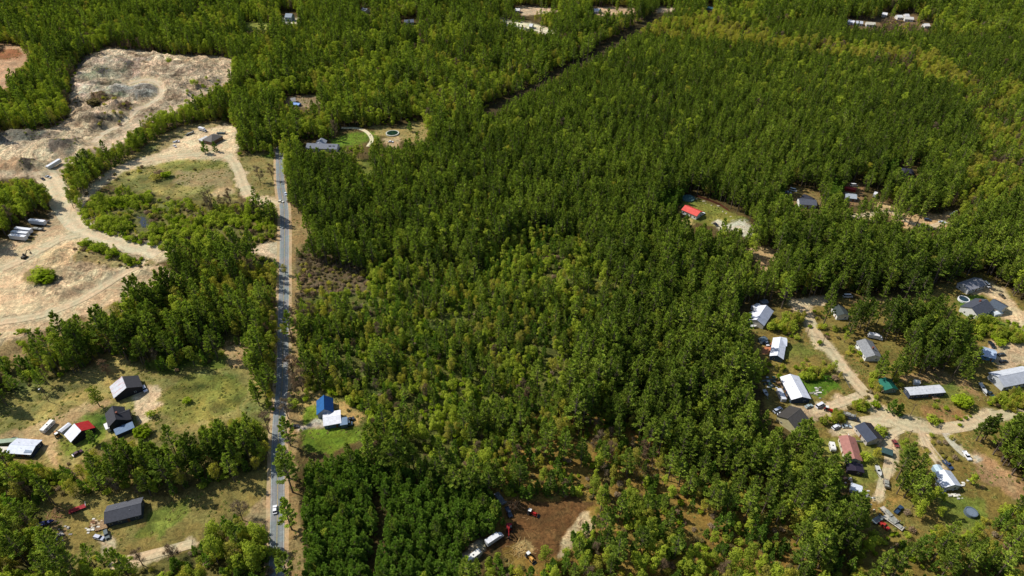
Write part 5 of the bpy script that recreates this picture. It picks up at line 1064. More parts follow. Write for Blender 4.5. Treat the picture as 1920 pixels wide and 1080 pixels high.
house('far_white_house', 'small white house with a dark roof peeping from trees at the very top', 'house', (680, 14), (689, 16), 8, 3.2, 5.6, (110, 116, 128), (120, 126, 138), (226, 226, 226))
house('far_blue_grey_house', 'blue grey roofed house deep in trees near the top centre left', 'house', (758, 37), (775, 36), 8, 3.0, 5.2, (96, 104, 124), (104, 112, 130), (214, 216, 220))
house('grey_cottage', 'grey roofed cottage in a clearing beside a blue tank', 'cottage', (545, 184), (553, 183), 8, 2.8, 4.8, (176, 172, 168), (168, 164, 160), (180, 176, 170))
simple_box('blue_tarp_shed', 557, 198, (8, 1), 7, 5, 1.8, (44, 84, 150), 'bright blue and white covered frame by the grey cottage', 'shed', (120, 160, 220))
simple_box('far_teal_hut', 1331, 18, (8, 1), 8, 6, 2.6, (90, 130, 140), 'teal hut with white trim in the far woods at the top', 'hut', (96, 140, 150))
far = [((1592, 37), (1603, 39), (226, 226, 230), 'far white house, westernmost of the row in the top right clearing'), ((1606, 39), (1618, 40), (196, 200, 208), 'far grey roofed house second from the left of the top right row'), ((1625, 41), (1641, 42), (206, 200, 180), 'far cream roofed house beside a round bare tree in the top right clearing'),
       ((1655, 23), (1664, 24), (236, 236, 236), 'small bright white gable at the back of the top right clearing'), ((1682, 28), (1691, 28), (228, 228, 226), 'far white house behind a lone spruce in the top right clearing'), ((1697, 26), (1704, 26), (224, 220, 222), 'small far white house by a purple grey tree, top right'),
       ((1697, 31), (1713, 32), (214, 210, 204), 'long far white building in the top right clearing'), ((1733, 44), (1742, 44), (232, 226, 220), 'far white roofed house at the right end of the top right clearing')]
for a_, b_, c_, l_ in far: house('far_house', l_, 'house', a_, b_, 8, 3.0, 4.8, c_, c_, (224, 220, 214), group='houses in the far clearing')
house('far_gravel_shed', 'white shed among stacked pallets beside the pale far track', 'shed', (994, 44), (999, 44.5), 8, 3, 5, (232, 232, 232, ME), (232, 232, 232, ME), (200, 200, 200))
house('far_yard_shed', 'white shed on the far sandy patch at top centre', 'shed', (967, 15), (975, 15.5), 7, 3, 5, (236, 232, 226), (236, 232, 226), (200, 196, 190))
house('far_long_building', 'long white roofed building on the far sand strip at top centre', 'building', (1114, 16.5), (1126, 16), 8, 3, 5, (206, 208, 216, ME), (206, 208, 216, ME), (200, 200, 200))

# --- vehicles
trailer(103, 313, (10, -6), 'white semi-trailer parked alone where the quarry track meets the haul road')
for px_, py_, l_ in ((37, 450, 'white semi-trailer at the front of the row by the dark trees'), (41, 443.5, 'white semi-trailer second in the row by the dark trees'), (47, 437, 'white semi-trailer third in the row, shorter and further back'), (73, 421.5, 'white semi-trailer at the far end of the row')):
    trailer(px_, py_, (12, 1.4), l_, 12.5, group='semi-trailers by the left wood')
flatbed(70, 431, (10, 1), 'dark flatbed trailer with a pale load between the semi-trailers', 10); flatbed(84, 416, (10, 3), 'empty brown flatbed at the back of the trailer row', 9, (96, 70, 60), False)
car(91, 333, (8, 2), (200, 206, 212), 'silver pickup by the lone semi-trailer', 'pickup'); car(81, 337, (5, 3), (40, 42, 46), 'black car behind the silver pickup on the haul road')
digger(47, 484, (6, -4), 'small dark excavator on the pale sand', (60, 54, 44)); digger(108, 812 + 5, (-4, -6), 'orange and tan tracked digger on the dirt yard', (206, 140, 70), 'tractor')
box_truck(381, 246, (10, 3), 'white motorhome at the top of the shelter yard', L_=9); flatbed(356, 252, (10, -4), 'dark green dumpster on the grass by the shelter yard', 8, (60, 76, 70)); flatbed(415, 251, (10, 0), 'dark blue flatbed right of the hip roofed shelter', 8, (50, 74, 84), False)
car(331, 267, (8, -1), (230, 230, 232), 'white car in the grass left of the shelter yard', 'pickup'); car(328, 275, (6, 4), (214, 206, 200), 'silver car just below the white one at the shelter yard', 'car')
car(272, 731, (3, 6), (226, 228, 236), 'white car beside the rusty roofed barn', 'suv'); camper(92, 803, (8, -8), 'white camper trailer alone in the dry field', 7.5)
car(146, 851, (5, -3), (72, 34, 48), 'maroon car on the path below the red and white house', 'car'); car(187, 1010, (8, 2), (186, 190, 206), 'silver car left of the dark one below the long dark house', 'suv'); car(201, 1004, (2, 8), (54, 74, 78), 'dark teal car right of the silver one below the long dark house', 'suv')
flatbed(147, 956, (10, -4), 'red utility trailer in the shade left of the long dark house', 7, (170, 50, 54), False); boat(88, 983, (8, -2), 'deep blue boat hull at the left edge of the lower field', 6.5, (36, 56, 130), (34, 50, 120))
simple_box('green_school_bus', 17, 832, (10, -1), 9, 2.4, 2.4, (92, 118, 86), 'faded green box trailer behind the patched mobile home', 'trailer', (150, 170, 140)); simple_box('dark_trailer', 31, 829, (6, 2), 4, 2.4, 2, (60, 56, 54), 'dark brown box trailer behind the patched mobile home', 'trailer')
car(516, 957, (0, -10), (232, 232, 234), 'white car driving up the main road near the lone pine', 'car'); car(527, 379, (6, 1), (226, 222, 206), 'cream car turning onto the main road', 'car', rk=5); car(536, 365, (3, 8), (200, 210, 225), 'pale blue car on the shaded part of the main road', 'car', rk=5)
car(655, 789, (8, -3), (60, 62, 68), 'black pickup behind the white garage', 'pickup'); car(651, 797, (8, -1), (100, 124, 142), 'blue grey van tucked behind the white garage', 'van')
car(552, 801, (8, -1), (60, 58, 56), 'dark car at the mouth of the garage driveway', 'car')
car(1458, 771, (8, -4), (190, 198, 212), 'pale blue van left of the tan garage', 'van'); car(1465, 778, (8, 0), (224, 228, 232), 'white car tucked between the van and the tan garage', 'car'); car(1516, 763, (8, -3), (160, 176, 176), 'grey green saloon behind the tan garage', 'car')
car(1537, 762, (8, -4), (226, 226, 230), 'white van between the grey saloon and the red tractor', 'van'); digger(1552, 770, (6, 2), 'red tractor at the end of the car row', (190, 46, 32), 'tractor'); boat(1435, 740, (3, 6), 'white boat on the grass left of the white metal house', 5)
car(1567, 802, (8, -4), (226, 228, 234), 'white car at the left end of the lower yard', 'suv'); car(1587, 801, (8, 0), (196, 206, 208), 'pale silver car nose to the navy roofed home', 'car'); car(1600, 788, (8, 2), (40, 44, 50), 'black pickup in the middle of the sandy yard', 'pickup'); flatbed(1591, 780, (9, 3), 'grey flatbed trailer behind the black pickup', 6, (120, 116, 110))
camper(1559, 842, (2, 8), 'white camper in the grass left of the rust red roofed home', 5); simple_box('dark_teal_shed', 1661, 851, (6, 2), 4.6, 3.6, 2.0, (50, 74, 76), 'dark teal pointed shed beside the south drive', 'shed', (58, 84, 84))
car(1678, 833, (3, 5), (130, 60, 56), 'maroon car at the edge of the dense green trees', 'car'); boat(1646, 886, (3, 8), 'slim white boat standing in the grass', 6); flatbed(1661, 909, (1, 8), 'grey utility trailer on the grass track', 5.5, (166, 150, 130))
car(1684, 957, (4, -4), (50, 70, 96), 'navy pickup at the foot of the green trees', 'pickup'); flatbed(1667, 968, (6, 6), 'upper of two long pale trailers on the south grass', 9, (206, 196, 180)); flatbed(1674, 982, (7, 5), 'lower of two long pale trailers on the south grass', 9, (214, 206, 190)); car(1655, 986, (6, 5), (178, 56, 46), 'red pickup beside the pale trailers', 'pickup'); flatbed(1643, 977, (6, -4), 'grey trailer behind the red pickup', 5, (140, 150, 150), False)
car(1776, 873, (6, 6), (52, 70, 98), 'navy and white pickup at the head of the white trailer home', 'pickup'); car(1812, 856, (4, 6), (230, 230, 232), 'white pickup on the pale concrete pad', 'pickup')
boat(1842, 731, (4, 7), 'pale grey boat on a trailer by the edge of the clearing', 8, (206, 214, 220)); car(1854, 739, (4, 3), (46, 62, 70), 'dark truck hitched below the pale boat', 'pickup')
car(1859, 648, (6, 8), (34, 42, 50), 'black truck behind the pale blue cottage', 'pickup'); car(1877, 666, (7, -1), (52, 58, 62), 'charcoal car by the corner of the pale blue cottage'); car(1881, 679, (8, -1), (40, 44, 46), 'black saloon parked on the gravel turning place'); car(1878, 556, (5, 4), (96, 84, 66), 'brown car on the sandy drive behind the charcoal garage'); car(1849, 536, (6, 5), (230, 230, 230), 'white van by the grey north house', 'van')
car(1589, 557, (8, 0), (236, 236, 238), 'white car on the lane behind the tall pines', 'van'); car(1316, 403, (6, -3), (226, 230, 234), 'white pickup at the end of the red roofed cabin', 'pickup'); car(1342, 422, (6, 5), (40, 40, 46), 'black car on the pale pad below the cabin lawn')
box_truck(1640, 368, (4, -8), 'white box truck on the forest lane', L_=7); car(1739, 414, (8, 1), (60, 74, 96), 'navy car in the shade of the forest lane', 'suv'); car(1766, 418, (6, 1), (200, 210, 216), 'silver car at the lane end', 'car'); boat(1787, 402, (8, -6), 'long white boat half under trees above the lane end', 10)
car(1487, 358, (8, 2), (220, 226, 226), 'white car left of the black roofed garage', 'van', rk=6); car(1478, 362, (6, 1), (190, 196, 200), 'silver car at the left of the grey roofed house in the woods', 'car', rk=6); car(1600, 349, (6, 0), (236, 236, 238), 'white car behind the red shed', 'van', rk=5)
camper(888, 1047, (8, -6), 'white camper trailer nearer the bottom edge', 7.5); box_truck(927, 1014, (9, -6), 'white truck with a pale box just above the camper', L_=8.5); digger(997, 964, (8, 3), 'red tractor with a white cab on the brown bare soil', (170, 36, 32), 'tractor'); digger(993, 1046, (5, 6), 'yellow and tan loader at the foot of the bare soil', (224, 170, 90), 'tractor')
digger(955, 992, (0, 7), 'dark red machine in the shade at the left of the bare soil', (140, 26, 30)); flatbed(938, 937, (5, 7), 'grey trailer at the back corner of the bare soil', 7, (120, 124, 130), False); car(954, 962, (3, 7), (34, 46, 66), 'dark blue pickup in the trees beside the bare soil', 'pickup')
car(733, 267, (8, 0), (226, 226, 226), 'white car on the sandy patch under the lawn trees', 'car', rk=4)
keep([(1400, 585), (1440, 575)], 14); keep([(1760, 885), (1775, 905)], 14); keep([(1425, 645), (1445, 648)], 12); keep([(1435, 722), (1460, 740)], 14); keep([(1445, 770), (1475, 790)], 12); keep([(1590, 860), (1605, 885)], 9); keep([(1286, 405), (1312, 416)], 8); keep([(1280, 395), (1290, 380)], 9)
# --- yard things
ringpool(1806, 563, 3.3, 'round above ground pool with a white rim beside the large grey house', (236, 236, 238), (40, 62, 70)); ringpool(736, 251, 6.0, 'large round dark pool with a pale rim in the upper lawn', (196, 196, 180), (24, 52, 40), 1.0)
ringpool(1819, 963, 2.7, 'round grey covered pool near the bottom right', (96, 110, 124), (110, 124, 140), 1.5, 'covered_pool', 'pool', False); ringpool(1290, 373, 5.0, 'round teal covered pool behind the red roofed cabin', (90, 124, 124), (70, 110, 112), 1.0, 'covered_pool', 'pool', False)
pole(92, 753, 10.5, 'leaning grey pole with a lamp in the dry field', False, True); pole(158, 920, 14, 'tall utility pole with a crossarm in the left wood edge'); pole(1699, 829, 9, 'pole by the bend of the dirt road', True)
pole(1513, 628, 10, 'utility pole beside the dirt road near the workshop'); pole(1540, 650, 9, 'utility pole on the verge above the lawn'); pole(1706, 780, 9, 'utility pole inside the bend of the dirt road')
fence([(1307, 369), (1330, 377), (1350, 385), (1366, 396)], 'dark brown board fence along the back of the cabin lawn', 1.5, (96, 52, 40)); fence([(1458, 712), (1428, 716)], 'grey fence left of the white metal house', 1.4, (120, 130, 126)); fence([(1580, 705), (1590, 722), (1593, 729)], 'low grey rail along the dirt road by the lawn', 0.8, (120, 116, 104), slatted=False)
fence([(1735, 822), (1752, 845), (1772, 870)], 'pale split rail fence along the twin rut drive', 0.9, (216, 200, 170), slatted=False); fence([(1790, 524), (1760, 500)], 'old board fence behind the grey north house', 1, (150, 140, 120)) if False else None
heap(178, 985, 3.5, 'pile of pale lumber and junk at the end of the long dark house', [(206, 184, 146), (230, 226, 214), (150, 110, 80)], 'lumber_pile', 'pile', 'boards', 30, 1.0); heap(105, 965, 5, 'heap of brown branches above the blue boat', [(170, 120, 80), (190, 150, 110)], n=50); heap(118, 1000, 4, 'grey heap of tarpaulin and scrap in the lower left field', [(150, 144, 140), (190, 184, 176)], 'scrap_heap', 'pile', 'boards', 20, 0.6)
heap(1590, 912 - 20 + 8, 2, 'small clutter of white buckets below the rust red home', [(230, 226, 220), (200, 150, 120)], 'yard_clutter', 'clutter', 'boards', 8, 0.4); heap(1783, 925, 5, 'row of white scrap below the white trailer home', [(236, 230, 210), (210, 206, 196)], 'scrap_row', 'clutter', 'boards', 26, 0.4)
heap(1632, 935, 4, 'ring of pale junk in the grass', [(226, 224, 216), (130, 130, 124)], 'yard_clutter', 'clutter', 'boards', 14, 0.3); heap(1655, 806 + 9, 3.5, 'scrap boards beside the navy roofed home', [(150, 96, 60), (196, 190, 176), (120, 130, 120)], 'scrap_heap', 'pile', 'boards', 22, 0.5)
heap(1532, 735, 4, 'clutter of pale boxes right of the white metal house', [(226, 222, 206), (150, 146, 136)], 'yard_clutter', 'clutter', 'boards', 16, 0.5); heap(1447, 722, 5, 'green and white clutter left of the white metal house', [(40, 84, 78), (220, 224, 224), (60, 70, 66)], 'yard_clutter', 'clutter', 'boards', 30, 0.9)
heap(1805, 907, 2.5, 'white plank and scrap lying beside the round bush', [(236, 232, 220)], 'planks', 'planks', 'boards', 4, 0.2); heap(1794, 845 - 50, 1.5, 'single white stone slab by the lower clearing', [(236, 234, 228)], 'slab', 'slab', 'boards', 2, 0.2) if False else None
heap(1565 + 12, 712 + 5, 2.5, 'two grey bicycles and toys by the lawn edge', [(190, 194, 200), (70, 70, 74)], 'yard_clutter', 'clutter', 'boards', 8, 0.4) if False else None
heap(960, 950, 6, 'cut logs piled at the top left of the bare soil', [(196, 140, 90), (214, 170, 120)], 'log_pile', 'logs', 'sticks', 60, 1.2); heap(975, 1030, 6, 'pale brush raked together at the foot of the bare soil', [(196, 168, 110), (176, 140, 84)], n=60, h_=0.5); heap(1090, 985, 3, 'uprooted stump and roots on the sand beside the bare soil', [(196, 164, 124), (150, 120, 90)], 'stump', 'stump', 'sticks', 16, 0.8)
heap(1216, 872, 10, 'long windrow of grey brush across the cut woodland', [(120, 104, 80), (140, 118, 92)], 'brush_row', 'pile', 'sticks', 90, 0.8); heap(1286, 895, 9, 'brown windrow of slash further right in the cut woodland', [(150, 118, 80), (130, 100, 70)], 'brush_row', 'pile', 'sticks', 80, 0.8)
for k_, (px_, py_) in enumerate([(1307, 373.5), (1319, 377), (1323, 381), (1334, 385), (1347, 386.5), (1357, 397.5), (1361.5, 400), (1369, 406)]): heap(px_, py_, 1.3, 'pale boulder number on the cabin lawn' if False else 'one of the pale boulders lined up along the cabin lawn fence', [(222, 208, 180)], 'boulder', 'boulder', 'rocks', 3, 0.5)['group'] = 'boulders along the cabin lawn'
for px_, py_, l_ in ((345, 158, 'grey boulder heap on the right of the quarry'), (385, 142, 'pale rubble heap at the right rim of the quarry'), (245, 128, 'dark rubble in the upper quarry floor'), (270, 190, 'tumbled rock beside the quarry track bend'), (190, 128, 'dark rock rubble by the upper left quarry rim'), (20, 262, 'line of rough rocks at the left of the quarry'), (85, 258, 'rough rocks below the quarry wood edge')):
    heap(px_, py_, 9, l_, [(150, 140, 128), (186, 172, 156), (110, 104, 98)], 'rock_heap', 'rocks', 'rocks', 26, 1.8)

# ---------------------------------------------------------------- quarry face, pond
pw = [gp(*p) for p in [(264, 408), (270, 409), (274, 416), (273, 426), (267, 427), (263, 418)]]
tag(MB().poly([(p.x, p.y, p.z + 0.08) for p in pw], [tuple(range(6))[::-1]]).build('pond', paint((46, 50, 50), 0.12, spec=0.6)), kind='structure')
_w[polymask([(258, 400), (278, 402), (280, 432), (258, 432)])] = 0

# ---------------------------------------------------------------- trees that stand out, each by hand
SOLO = [  # kind, base px, py, height m, label
 ('pine_tree', 547, 993, 22, 'lone pine leaning over the main road beside the white car', 1), ('pine_tree', 549, 923, 24, 'tall pine overhanging the road, in front of its pair', 2), ('pine_tree', 543, 897, 23, 'tall pine overhanging the road, behind its pair', 0),
 ('pine_tree', 545, 836, 20, 'dark pine at the mouth of the garage driveway', 4), ('pine_tree', 541, 1083, 20, 'pine at the bottom edge whose crown hangs over the road', 3), ('pine_tree', 548, 638, 21, 'slim pine on the sandy verge opposite the thin wood', 1),
 ('bare_tree', 552, 708, 17, 'bare tree on the sandy verge above the yellow bush', 1), ('bare_tree', 568, 734, 16, 'bare leaning tree at the corner of the blue house lot', 3), ('shrub', 552, 764, 6, 'round bright yellow green bush by the road and blue house', 3),
 ('bare_tree', 505, 812, 16, 'bare tree on the left verge of the main road', 0), ('bare_tree', 541, 785, 15, 'bare tree between the road and the blue house', 1),
 ('bare_tree', 488, 342, 15, 'bare wide tree in the grass left of the road top', 3), ('bare_tree', 512, 338, 15, 'bare forked tree close to the road top', 1), ('pine_tree', 577, 437, 15, 'narrow pine on the sand right of the road', 5), ('pine_tree', 518, 418, 16, 'pine at the left road edge by the cream car', 3),
 ('broadleaf_tree', 187, 762, 14, 'bright green tree left of the rusty barn', 0), ('bare_tree', 203, 702, 11, 'small bare tree in the field above the barn', 2), ('bare_tree', 268, 1060, 12, 'bare tree beside the field drive', 1), ('bare_tree', 330, 1052, 12, 'bare tree with a thin crown right of the field drive', 2), ('bare_tree', 455, 975, 14, 'bare tall tree in the right of the lower field', 3),
 ('shrub', 285, 780, 4, 'dark green bush east of the farmhouse yard', 1), ('shrub', 352, 755, 3, 'small dark bush alone in the left field', 0), ('shrub', 271, 815, 5, 'green bush below the farmhouse', 2), ('young_pine', 178, 832, 9, 'small dense pine below the red and white house', 0),
 ('broadleaf_tree', 1818, 908, 8, 'round dark bush casting a shadow near the white trailer home', 4), ('young_pine', 1668, 774, 9, 'dark small pine inside the bend of the dirt road', 0), ('young_pine', 1684, 778, 8, 'second small pine next to the bend of the dirt road', 1), ('shrub', 1747, 793, 5, 'bush in the grass north of the road bend', 1), ('shrub', 1800, 760, 6, 'bright bush right of the single wide home', 2),
 ('pine_tree', 1830, 826, 17, 'tall bare stemmed pine leaning right at the bend', 1), ('pine_tree', 1838, 829, 18, 'second tall bare stemmed pine at the bend', 2), ('pine_tree', 1846, 824, 18, 'third tall bare stemmed pine at the bend', 0), ('pine_tree', 1812, 704, 20, 'tall ragged pine standing clear of the dense grove', 6),
 ('shrub', 1500, 745, 4, 'round grey green bush at the corner of the white metal house', 1), ('broadleaf_tree', 1583, 642, 9, 'round olive tree on the verge north of the lawn', 2), ('broadleaf_tree', 1690, 845, 9, 'leafy tree at the north tip of the green trees', 1), ('budding_tree', 1640, 860, 8, 'thin grey budding tree beside the teal shed', 1),
 ('shrub', 1620, 862, 5, 'dark green low bush in the yard grass', 3), ('young_pine', 1583, 872, 9, 'dark pine at the front of the rust red home', 2), ('shrub', 1650, 815, 5, 'bush by the yard entrance', 1), ('shrub', 1872, 647, 4, 'round clipped bush on the gravel turning place', 0),
 ('young_pine', 386, 288, 10, 'small green tree left of the pair before the shelter', 3), ('young_pine', 405, 284, 9, 'small green tree right of the pair before the shelter', 1), ('young_pine', 769, 247, 9, 'small spruce on the upper lawn', 0), ('broadleaf_tree', 738, 238, 11, 'leafy tree on the upper lawn left of the spruce', 1),
 ('bare_tree', 430, 395, 14, 'bare tree standing out of the bright bushes', 1), ('young_pine', 1075, 1012, 6, 'little bright pine on the sand by the bare soil', 1), ('young_pine', 1097, 998, 7, 'little pine above the bright one beside the bare soil', 0), ('broadleaf_tree', 1022, 1050, 10, 'light green sapling at the foot of the bare soil', 3),
 ('shrub', 318, 118, 6, 'dark bush patch on the quarry rim', 3), ('shrub', 312, 332, 5, 'bush with dark stems in the loop meadow', 2), ('brown_shrub', 293, 338, 6, 'brown brush clump in the loop meadow', 3), ('brown_shrub', 300, 330, 5, 'second brown brush clump in the loop meadow', 1), ('shrub', 80, 522, 8, 'green bush mound on the lower sand', 1), ('shrub', 70, 530, 7, 'dark bush at the left of the green mound', 3), ('shrub', 92, 528, 7, 'bush at the right of the green mound', 2), ('brown_shrub', 178, 195, 6, 'brown brush on the quarry bank', 2), ('shrub', 365, 160, 6, 'green bush on the quarry rubble', 1)]
_solo_xy = []
for kd, px_, py_, hh_, lb, v_ in SOLO:
    p = gp(px_, py_); f_ = KINDS[kd]; t_ = set_tree(kd, p.x, p.y, hh_ / f_[v_ % len(f_)][3], v_, (px_ * 1.3) % 6.28, lb, 'bush' if 'shrub' in kd else 'tree'); t_.scale = (t_.scale[0] * 1.22, t_.scale[1] * 1.22, t_.scale[2]); _solo_xy.append((p.x, p.y))
_solo_xy = np.array(_solo_xy)
# rows of scrub along the sand banks, outside the woods' own spread
EXTRA = []
def row(kind, pts, n, wid, s0, s1, seed):
    r = np.random.default_rng(seed); c = spline(pts, 1.0); i = r.integers(0, len(c), n); q_ = c[i] + r.normal(size=(n, 2)) * wid
    EXTRA.append((kind, np.stack([q_[:, 0], q_[:, 1], r.uniform(s0, s1, n), r.integers(0, len(KINDS[kind]), n), r.uniform(0, 6.28, n)], 1)))
row('shrub', [(160, 462), (190, 472), (225, 485), (262, 498)], 46, 2.6, 0.7, 1.7, 1); row('brown_shrub', [(150, 470), (200, 486), (262, 505)], 24, 3, 0.6, 1.3, 2); row('broadleaf_tree', [(205, 478), (235, 490), (258, 500)], 8, 2, 0.35, 0.5, 3)
row('pine_tree', [(548, 290), (560, 300), (600, 305)], 12, 6, 0.8, 1.0, 4); row('shrub', [(0, 640), (60, 625), (40, 660)], 16, 3, 0.5, 1.0, 5); row('brown_shrub', [(300, 350), (230, 330), (380, 330)], 16, 8, 0.5, 1.2, 6)
row('brown_shrub', [(150, 190), (250, 215), (180, 235)], 30, 7, 0.6, 1.3, 7); row('shrub', [(352, 176), (400, 158), (340, 190)], 14, 4, 0.6, 1.1, 8); row('shrub', [(1700, 760), (1780, 775), (1740, 790)], 10, 5, 0.4, 0.9, 9); row('brown_shrub', [(1780, 830), (1760, 845), (1790, 860)], 26, 3.5, 0.5, 1.1, 10)
row('brown_shrub', [(1500, 600), (1560, 620), (1600, 660)], 14, 6, 0.5, 1.2, 12); row('shrub', [(1490, 640), (1560, 600), (1620, 690)], 14, 6, 0.5, 1.2, 13); row('bare_tree', [(380, 385), (440, 400), (500, 410)], 12, 4, 0.8, 1.1, 14); row('bare_tree', [(548, 560), (556, 640), (560, 760)], 9, 2, 0.6, 0.9, 15)
row('pine_tree', [(250, 600), (330, 565), (270, 640), (350, 650), (400, 610)], 60, 5, 0.95, 1.2, 16); row('pine_tree', [(20, 760), (120, 710), (190, 650), (250, 610)], 14, 3, 0.55, 0.85, 17); row('pine_tree', [(210, 900), (330, 880), (430, 870), (480, 850)], 26, 5, 0.85, 1.1, 18); row('pine_tree', [(380, 850), (440, 860), (480, 850)], 14, 4, 0.8, 1.05, 19)
row('pine_tree', [(1560, 612), (1600, 618), (1690, 630), (1720, 660), (1760, 700)], 26, 4, 0.8, 1.05, 20); row('broadleaf_tree', [(1700, 960), (1740, 940), (1720, 900)], 14, 4, 0.6, 0.9, 21); row('pine_tree', [(1640, 705), (1700, 712), (1760, 705), (1810, 712)], 14, 2.5, 0.6, 0.9, 22)
row('pine_tree', [(486, 700), (492, 750), (500, 790)], 9, 3, 0.7, 0.9, 23); row('budding_tree', [(440, 520), (500, 540), (508, 620), (500, 700)], 26, 6, 0.8, 1.1, 25); row('broadleaf_tree', [(482, 560), (492, 620), (500, 690)], 10, 3, 0.8, 1.0, 24)

for i_, pts_ in enumerate([[(1425, 706), (1480, 702), (1540, 702), (1568, 706)], [(1552, 795), (1580, 770), (1622, 762)], [(1805, 615), (1850, 622), (1920, 640)], [(1868, 758), (1920, 752)], [(1640, 712), (1665, 715), (1640, 740)], [(1450, 625), (1480, 612), (1500, 596)],
                           [(330, 650), (420, 560), (500, 520)], [(440, 600), (500, 560), (505, 680)], [(60, 700), (130, 660), (210, 600)], [(20, 880), (60, 890), (90, 900)], [(400, 1050), (450, 1010), (490, 1050)], [(590, 740), (640, 735), (680, 760)]]):
    row('budding_tree', pts_, 15, 2.6, 0.4, 0.62, 70 + i_); row('shrub', pts_, 26, 3.0, 0.7, 1.5, 90 + i_); row('broadleaf_tree', pts_, 8, 2.6, 0.4, 0.6, 110 + i_); row('brown_shrub', pts_, 12, 3.2, 0.7, 1.4, 130 + i_)

pl = plant_all()
GROUPS = {'pine_tree': ('mature pines in the woods', 'tall green pine with tiered upswept branches in the near woodland', 'tree', 'pine_forest', 'deep green pine forest filling the middle and right of the view'),
          'young_pine': ('young pines in the near woods', 'small dense young pine with branches down to the ground', 'tree', 'young_pine_stand', 'crowded young pines filling the rest of the woodland'),
          'broadleaf_tree': ('broadleaf trees in spring leaf', 'broadleaf tree in fresh yellow green spring leaf in the near woodland', 'tree', 'broadleaf_forest', 'fresh green broadleaf woodland stretching to the top of the view'),
          'budding_tree': ('budding olive trees', 'thin crowned olive yellow tree just coming into leaf', 'tree', 'budding_forest', 'olive and golden budding trees across the far woods'),
          'bare_tree': ('leafless trees in the woods', 'leafless grey brown tree with fine bare twigs', 'tree', 'bare_woodland', 'grey brown leafless trees scattered through the far woods'),
          'shrub': ('green shrubs under the trees', 'bright green shrub growing in the open woodland', 'shrub', 'green_undergrowth', 'bright green undergrowth between the trees'),
          'brown_shrub': ('brown brush under the trees', 'low brown bush growing in the open woodland', 'shrub', 'brown_undergrowth', 'brown brush and scrub between the trees')}
ORD = ['closest', 'second closest', 'third closest', 'fourth closest', 'fifth closest', 'sixth closest', 'seventh closest', 'eighth closest']
NOUN = {'pine_tree': 'tall pine', 'young_pine': 'small young pine', 'broadleaf_tree': 'green leafed tree', 'budding_tree': 'olive budding tree', 'bare_tree': 'leafless tree', 'shrub': 'green shrub', 'brown_shrub': 'brown bush'}
MARKS = [(*[float(c_) for c_ in G(a_, b_)], n_) for a_, b_, n_ in [(607, 770, 'the blue roofed house'), (640, 798, 'the blue grey van behind the white garage'), (233, 730, 'the rust streaked barn'), (226, 798, 'the dark farmhouse with the blue porch'), (140, 815, 'the red and white roofed house'), (45, 845, 'the patched mobile home'), (92, 803, 'the white camper in the dry field'),
   (235, 975, 'the long dark roofed house'), (88, 985, 'the deep blue boat'), (516, 957, 'the white car on the main road'), (892, 1044, 'the white camper near the bottom edge'), (997, 964, 'the red and white tractor on the bare soil'), (993, 1046, 'the yellow loader by the bare soil'), (1428, 600, 'the two tone roofed workshop'), (1461, 660, 'the narrow white roofed house'),
   (1495, 735, 'the big white metal roofed house'), (1492, 795, 'the tan garage'), (1632, 820, 'the navy roofed home'), (1597, 850, 'the rust red roofed home'), (1603, 920, 'the small ribbed white shed'), (1674, 978, 'the two long pale trailers'), (1780, 905, 'the white trailer home'), (1819, 963, 'the round grey covered pool'), (1812, 856, 'the white pickup on the pad'), (1667, 725, 'the green roofed shed'), (1735, 738, 'the single wide home'),
   (1632, 660, 'the grey roofed ranch'), (1836, 582, 'the large charcoal roofed house'), (1875, 578, 'the charcoal roofed garage'), (1857, 664, 'the pale blue roofed cottage'), (1842, 731, 'the pale boat by the barn'), (1895, 712, 'the long metal barn'), (1578, 590, 'the hidden white walled house'), (1300, 400, 'the red roofed cabin'), (1216, 872, 'the long grey windrow of brush'), (1286, 895, 'the brown windrow of slash')]]
xw, yw, rw = grow(2.6, None, 77); aw, bw, _ = P(xw, yw, 0.3); cw = samp(_col, np.clip(aw, 0, 1919), np.clip(bw, 0, 1079)); ww = samp(_w, np.clip(aw, 0, 1919), np.clip(bw, 0, 1079))
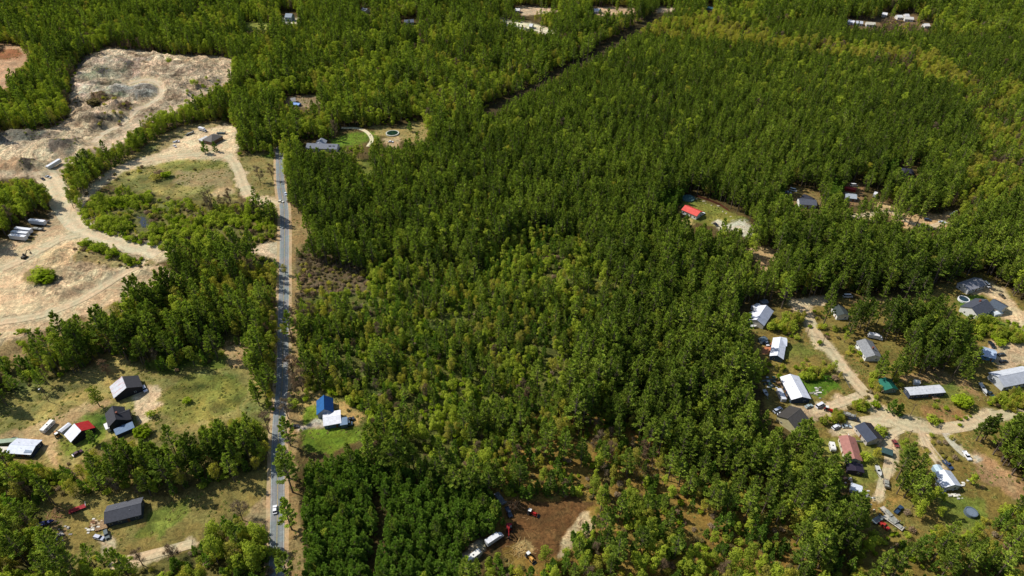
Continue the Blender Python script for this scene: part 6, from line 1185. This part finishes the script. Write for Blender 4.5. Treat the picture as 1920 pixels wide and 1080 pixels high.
okw = (yw < 800) & (aw > -40) & (aw < 1960) & (bw < 1120) & ((ww == 0) | (ww == 3) | (ww == 10) | (ww == 7)) & (cw.mean(-1) < 0.27) & (cw.mean(-1) > 0.04) & (rw.uniform(size=len(xw)) < np.clip((fbm(xw, yw, 10, 3, 88) - 0.42) * 5, 0.06, 0.75)) & ~samp(_keep, np.clip(aw, 0, 1919), np.clip(bw, 0, 1079)) & ~((aw > 505) & (aw < 542)) & ~((aw > 875) & (aw < 1118) & (bw > 935) & (bw < 1056))
scatter('weeds_and_tall_grass', 'weed_tuft', np.stack([xw, yw, rw.uniform(0.4, 1.05, len(xw)), rw.integers(0, 3, len(xw)), rw.uniform(0, 6.28, len(xw))], 1)[okw], 'tufts of straw coloured grass and weeds over the open fields', 'grass'); print('WEEDS', okw.sum())
for kd, rows in pl.items():
    if kd not in GROUPS: continue
    ex = [e_[1] for e_ in EXTRA if e_[0] == kd]; k_ = np.zeros(len(rows), bool)
    if ex:
        ex = np.concatenate(ex); hx = np.array([KINDS[kd][int(v)][3] for v in ex[:, 3]]) * ex[:, 2]
        ok = np.ones(len(ex), bool)
        for fq in (0.1, 0.5, 0.8):
            a_, b_, _ = P(ex[:, 0], ex[:, 1], hx * fq); ok &= ~samp(_keep, a_, b_)
        rows = np.concatenate([rows, ex[ok]])
    for sx, sy in _solo_xy: rows = rows[np.hypot(rows[:, 0] - sx, rows[:, 1] - sy) > 2.2]
    a_, b_, zc_ = P(rows[:, 0], rows[:, 1], 8.0); vis = (a_ > 5) & (a_ < 1915) & (b_ > 10) & (b_ < 1075)
    order = np.argsort(np.where(vis, zc_ / np.maximum(rows[:, 2], 0.3), 1e9)); near = order[:min(290, int(vis.sum()))]; rest = np.setdiff1d(np.arange(len(rows)), near)
    g_, lab, cat, snm, slab = GROUPS[kd]
    own = {}
    for lx, ly, ln in MARKS:                      # name the plants that stand by a landmark
        dd = np.hypot(rows[near, 0] - lx, rows[near, 1] - ly)
        for rk_, j in enumerate(np.argsort(dd)[:8]):
            if dd[j] < 34 and (near[j] not in own or own[near[j]][0] > dd[j]): own[near[j]] = (dd[j], '%s %s to %s' % (ORD[rk_], NOUN[kd], ln))
    for i in near: set_tree(kd, rows[i, 0], rows[i, 1], rows[i, 2], rows[i, 3], rows[i, 4], own[i][1] if i in own else lab, cat, g_)
    if len(rest): scatter(snm, kd, rows[rest], slab, 'forest' if 'shrub' not in kd else 'undergrowth')
    print('PLANTED', kd, len(near), len(rest))
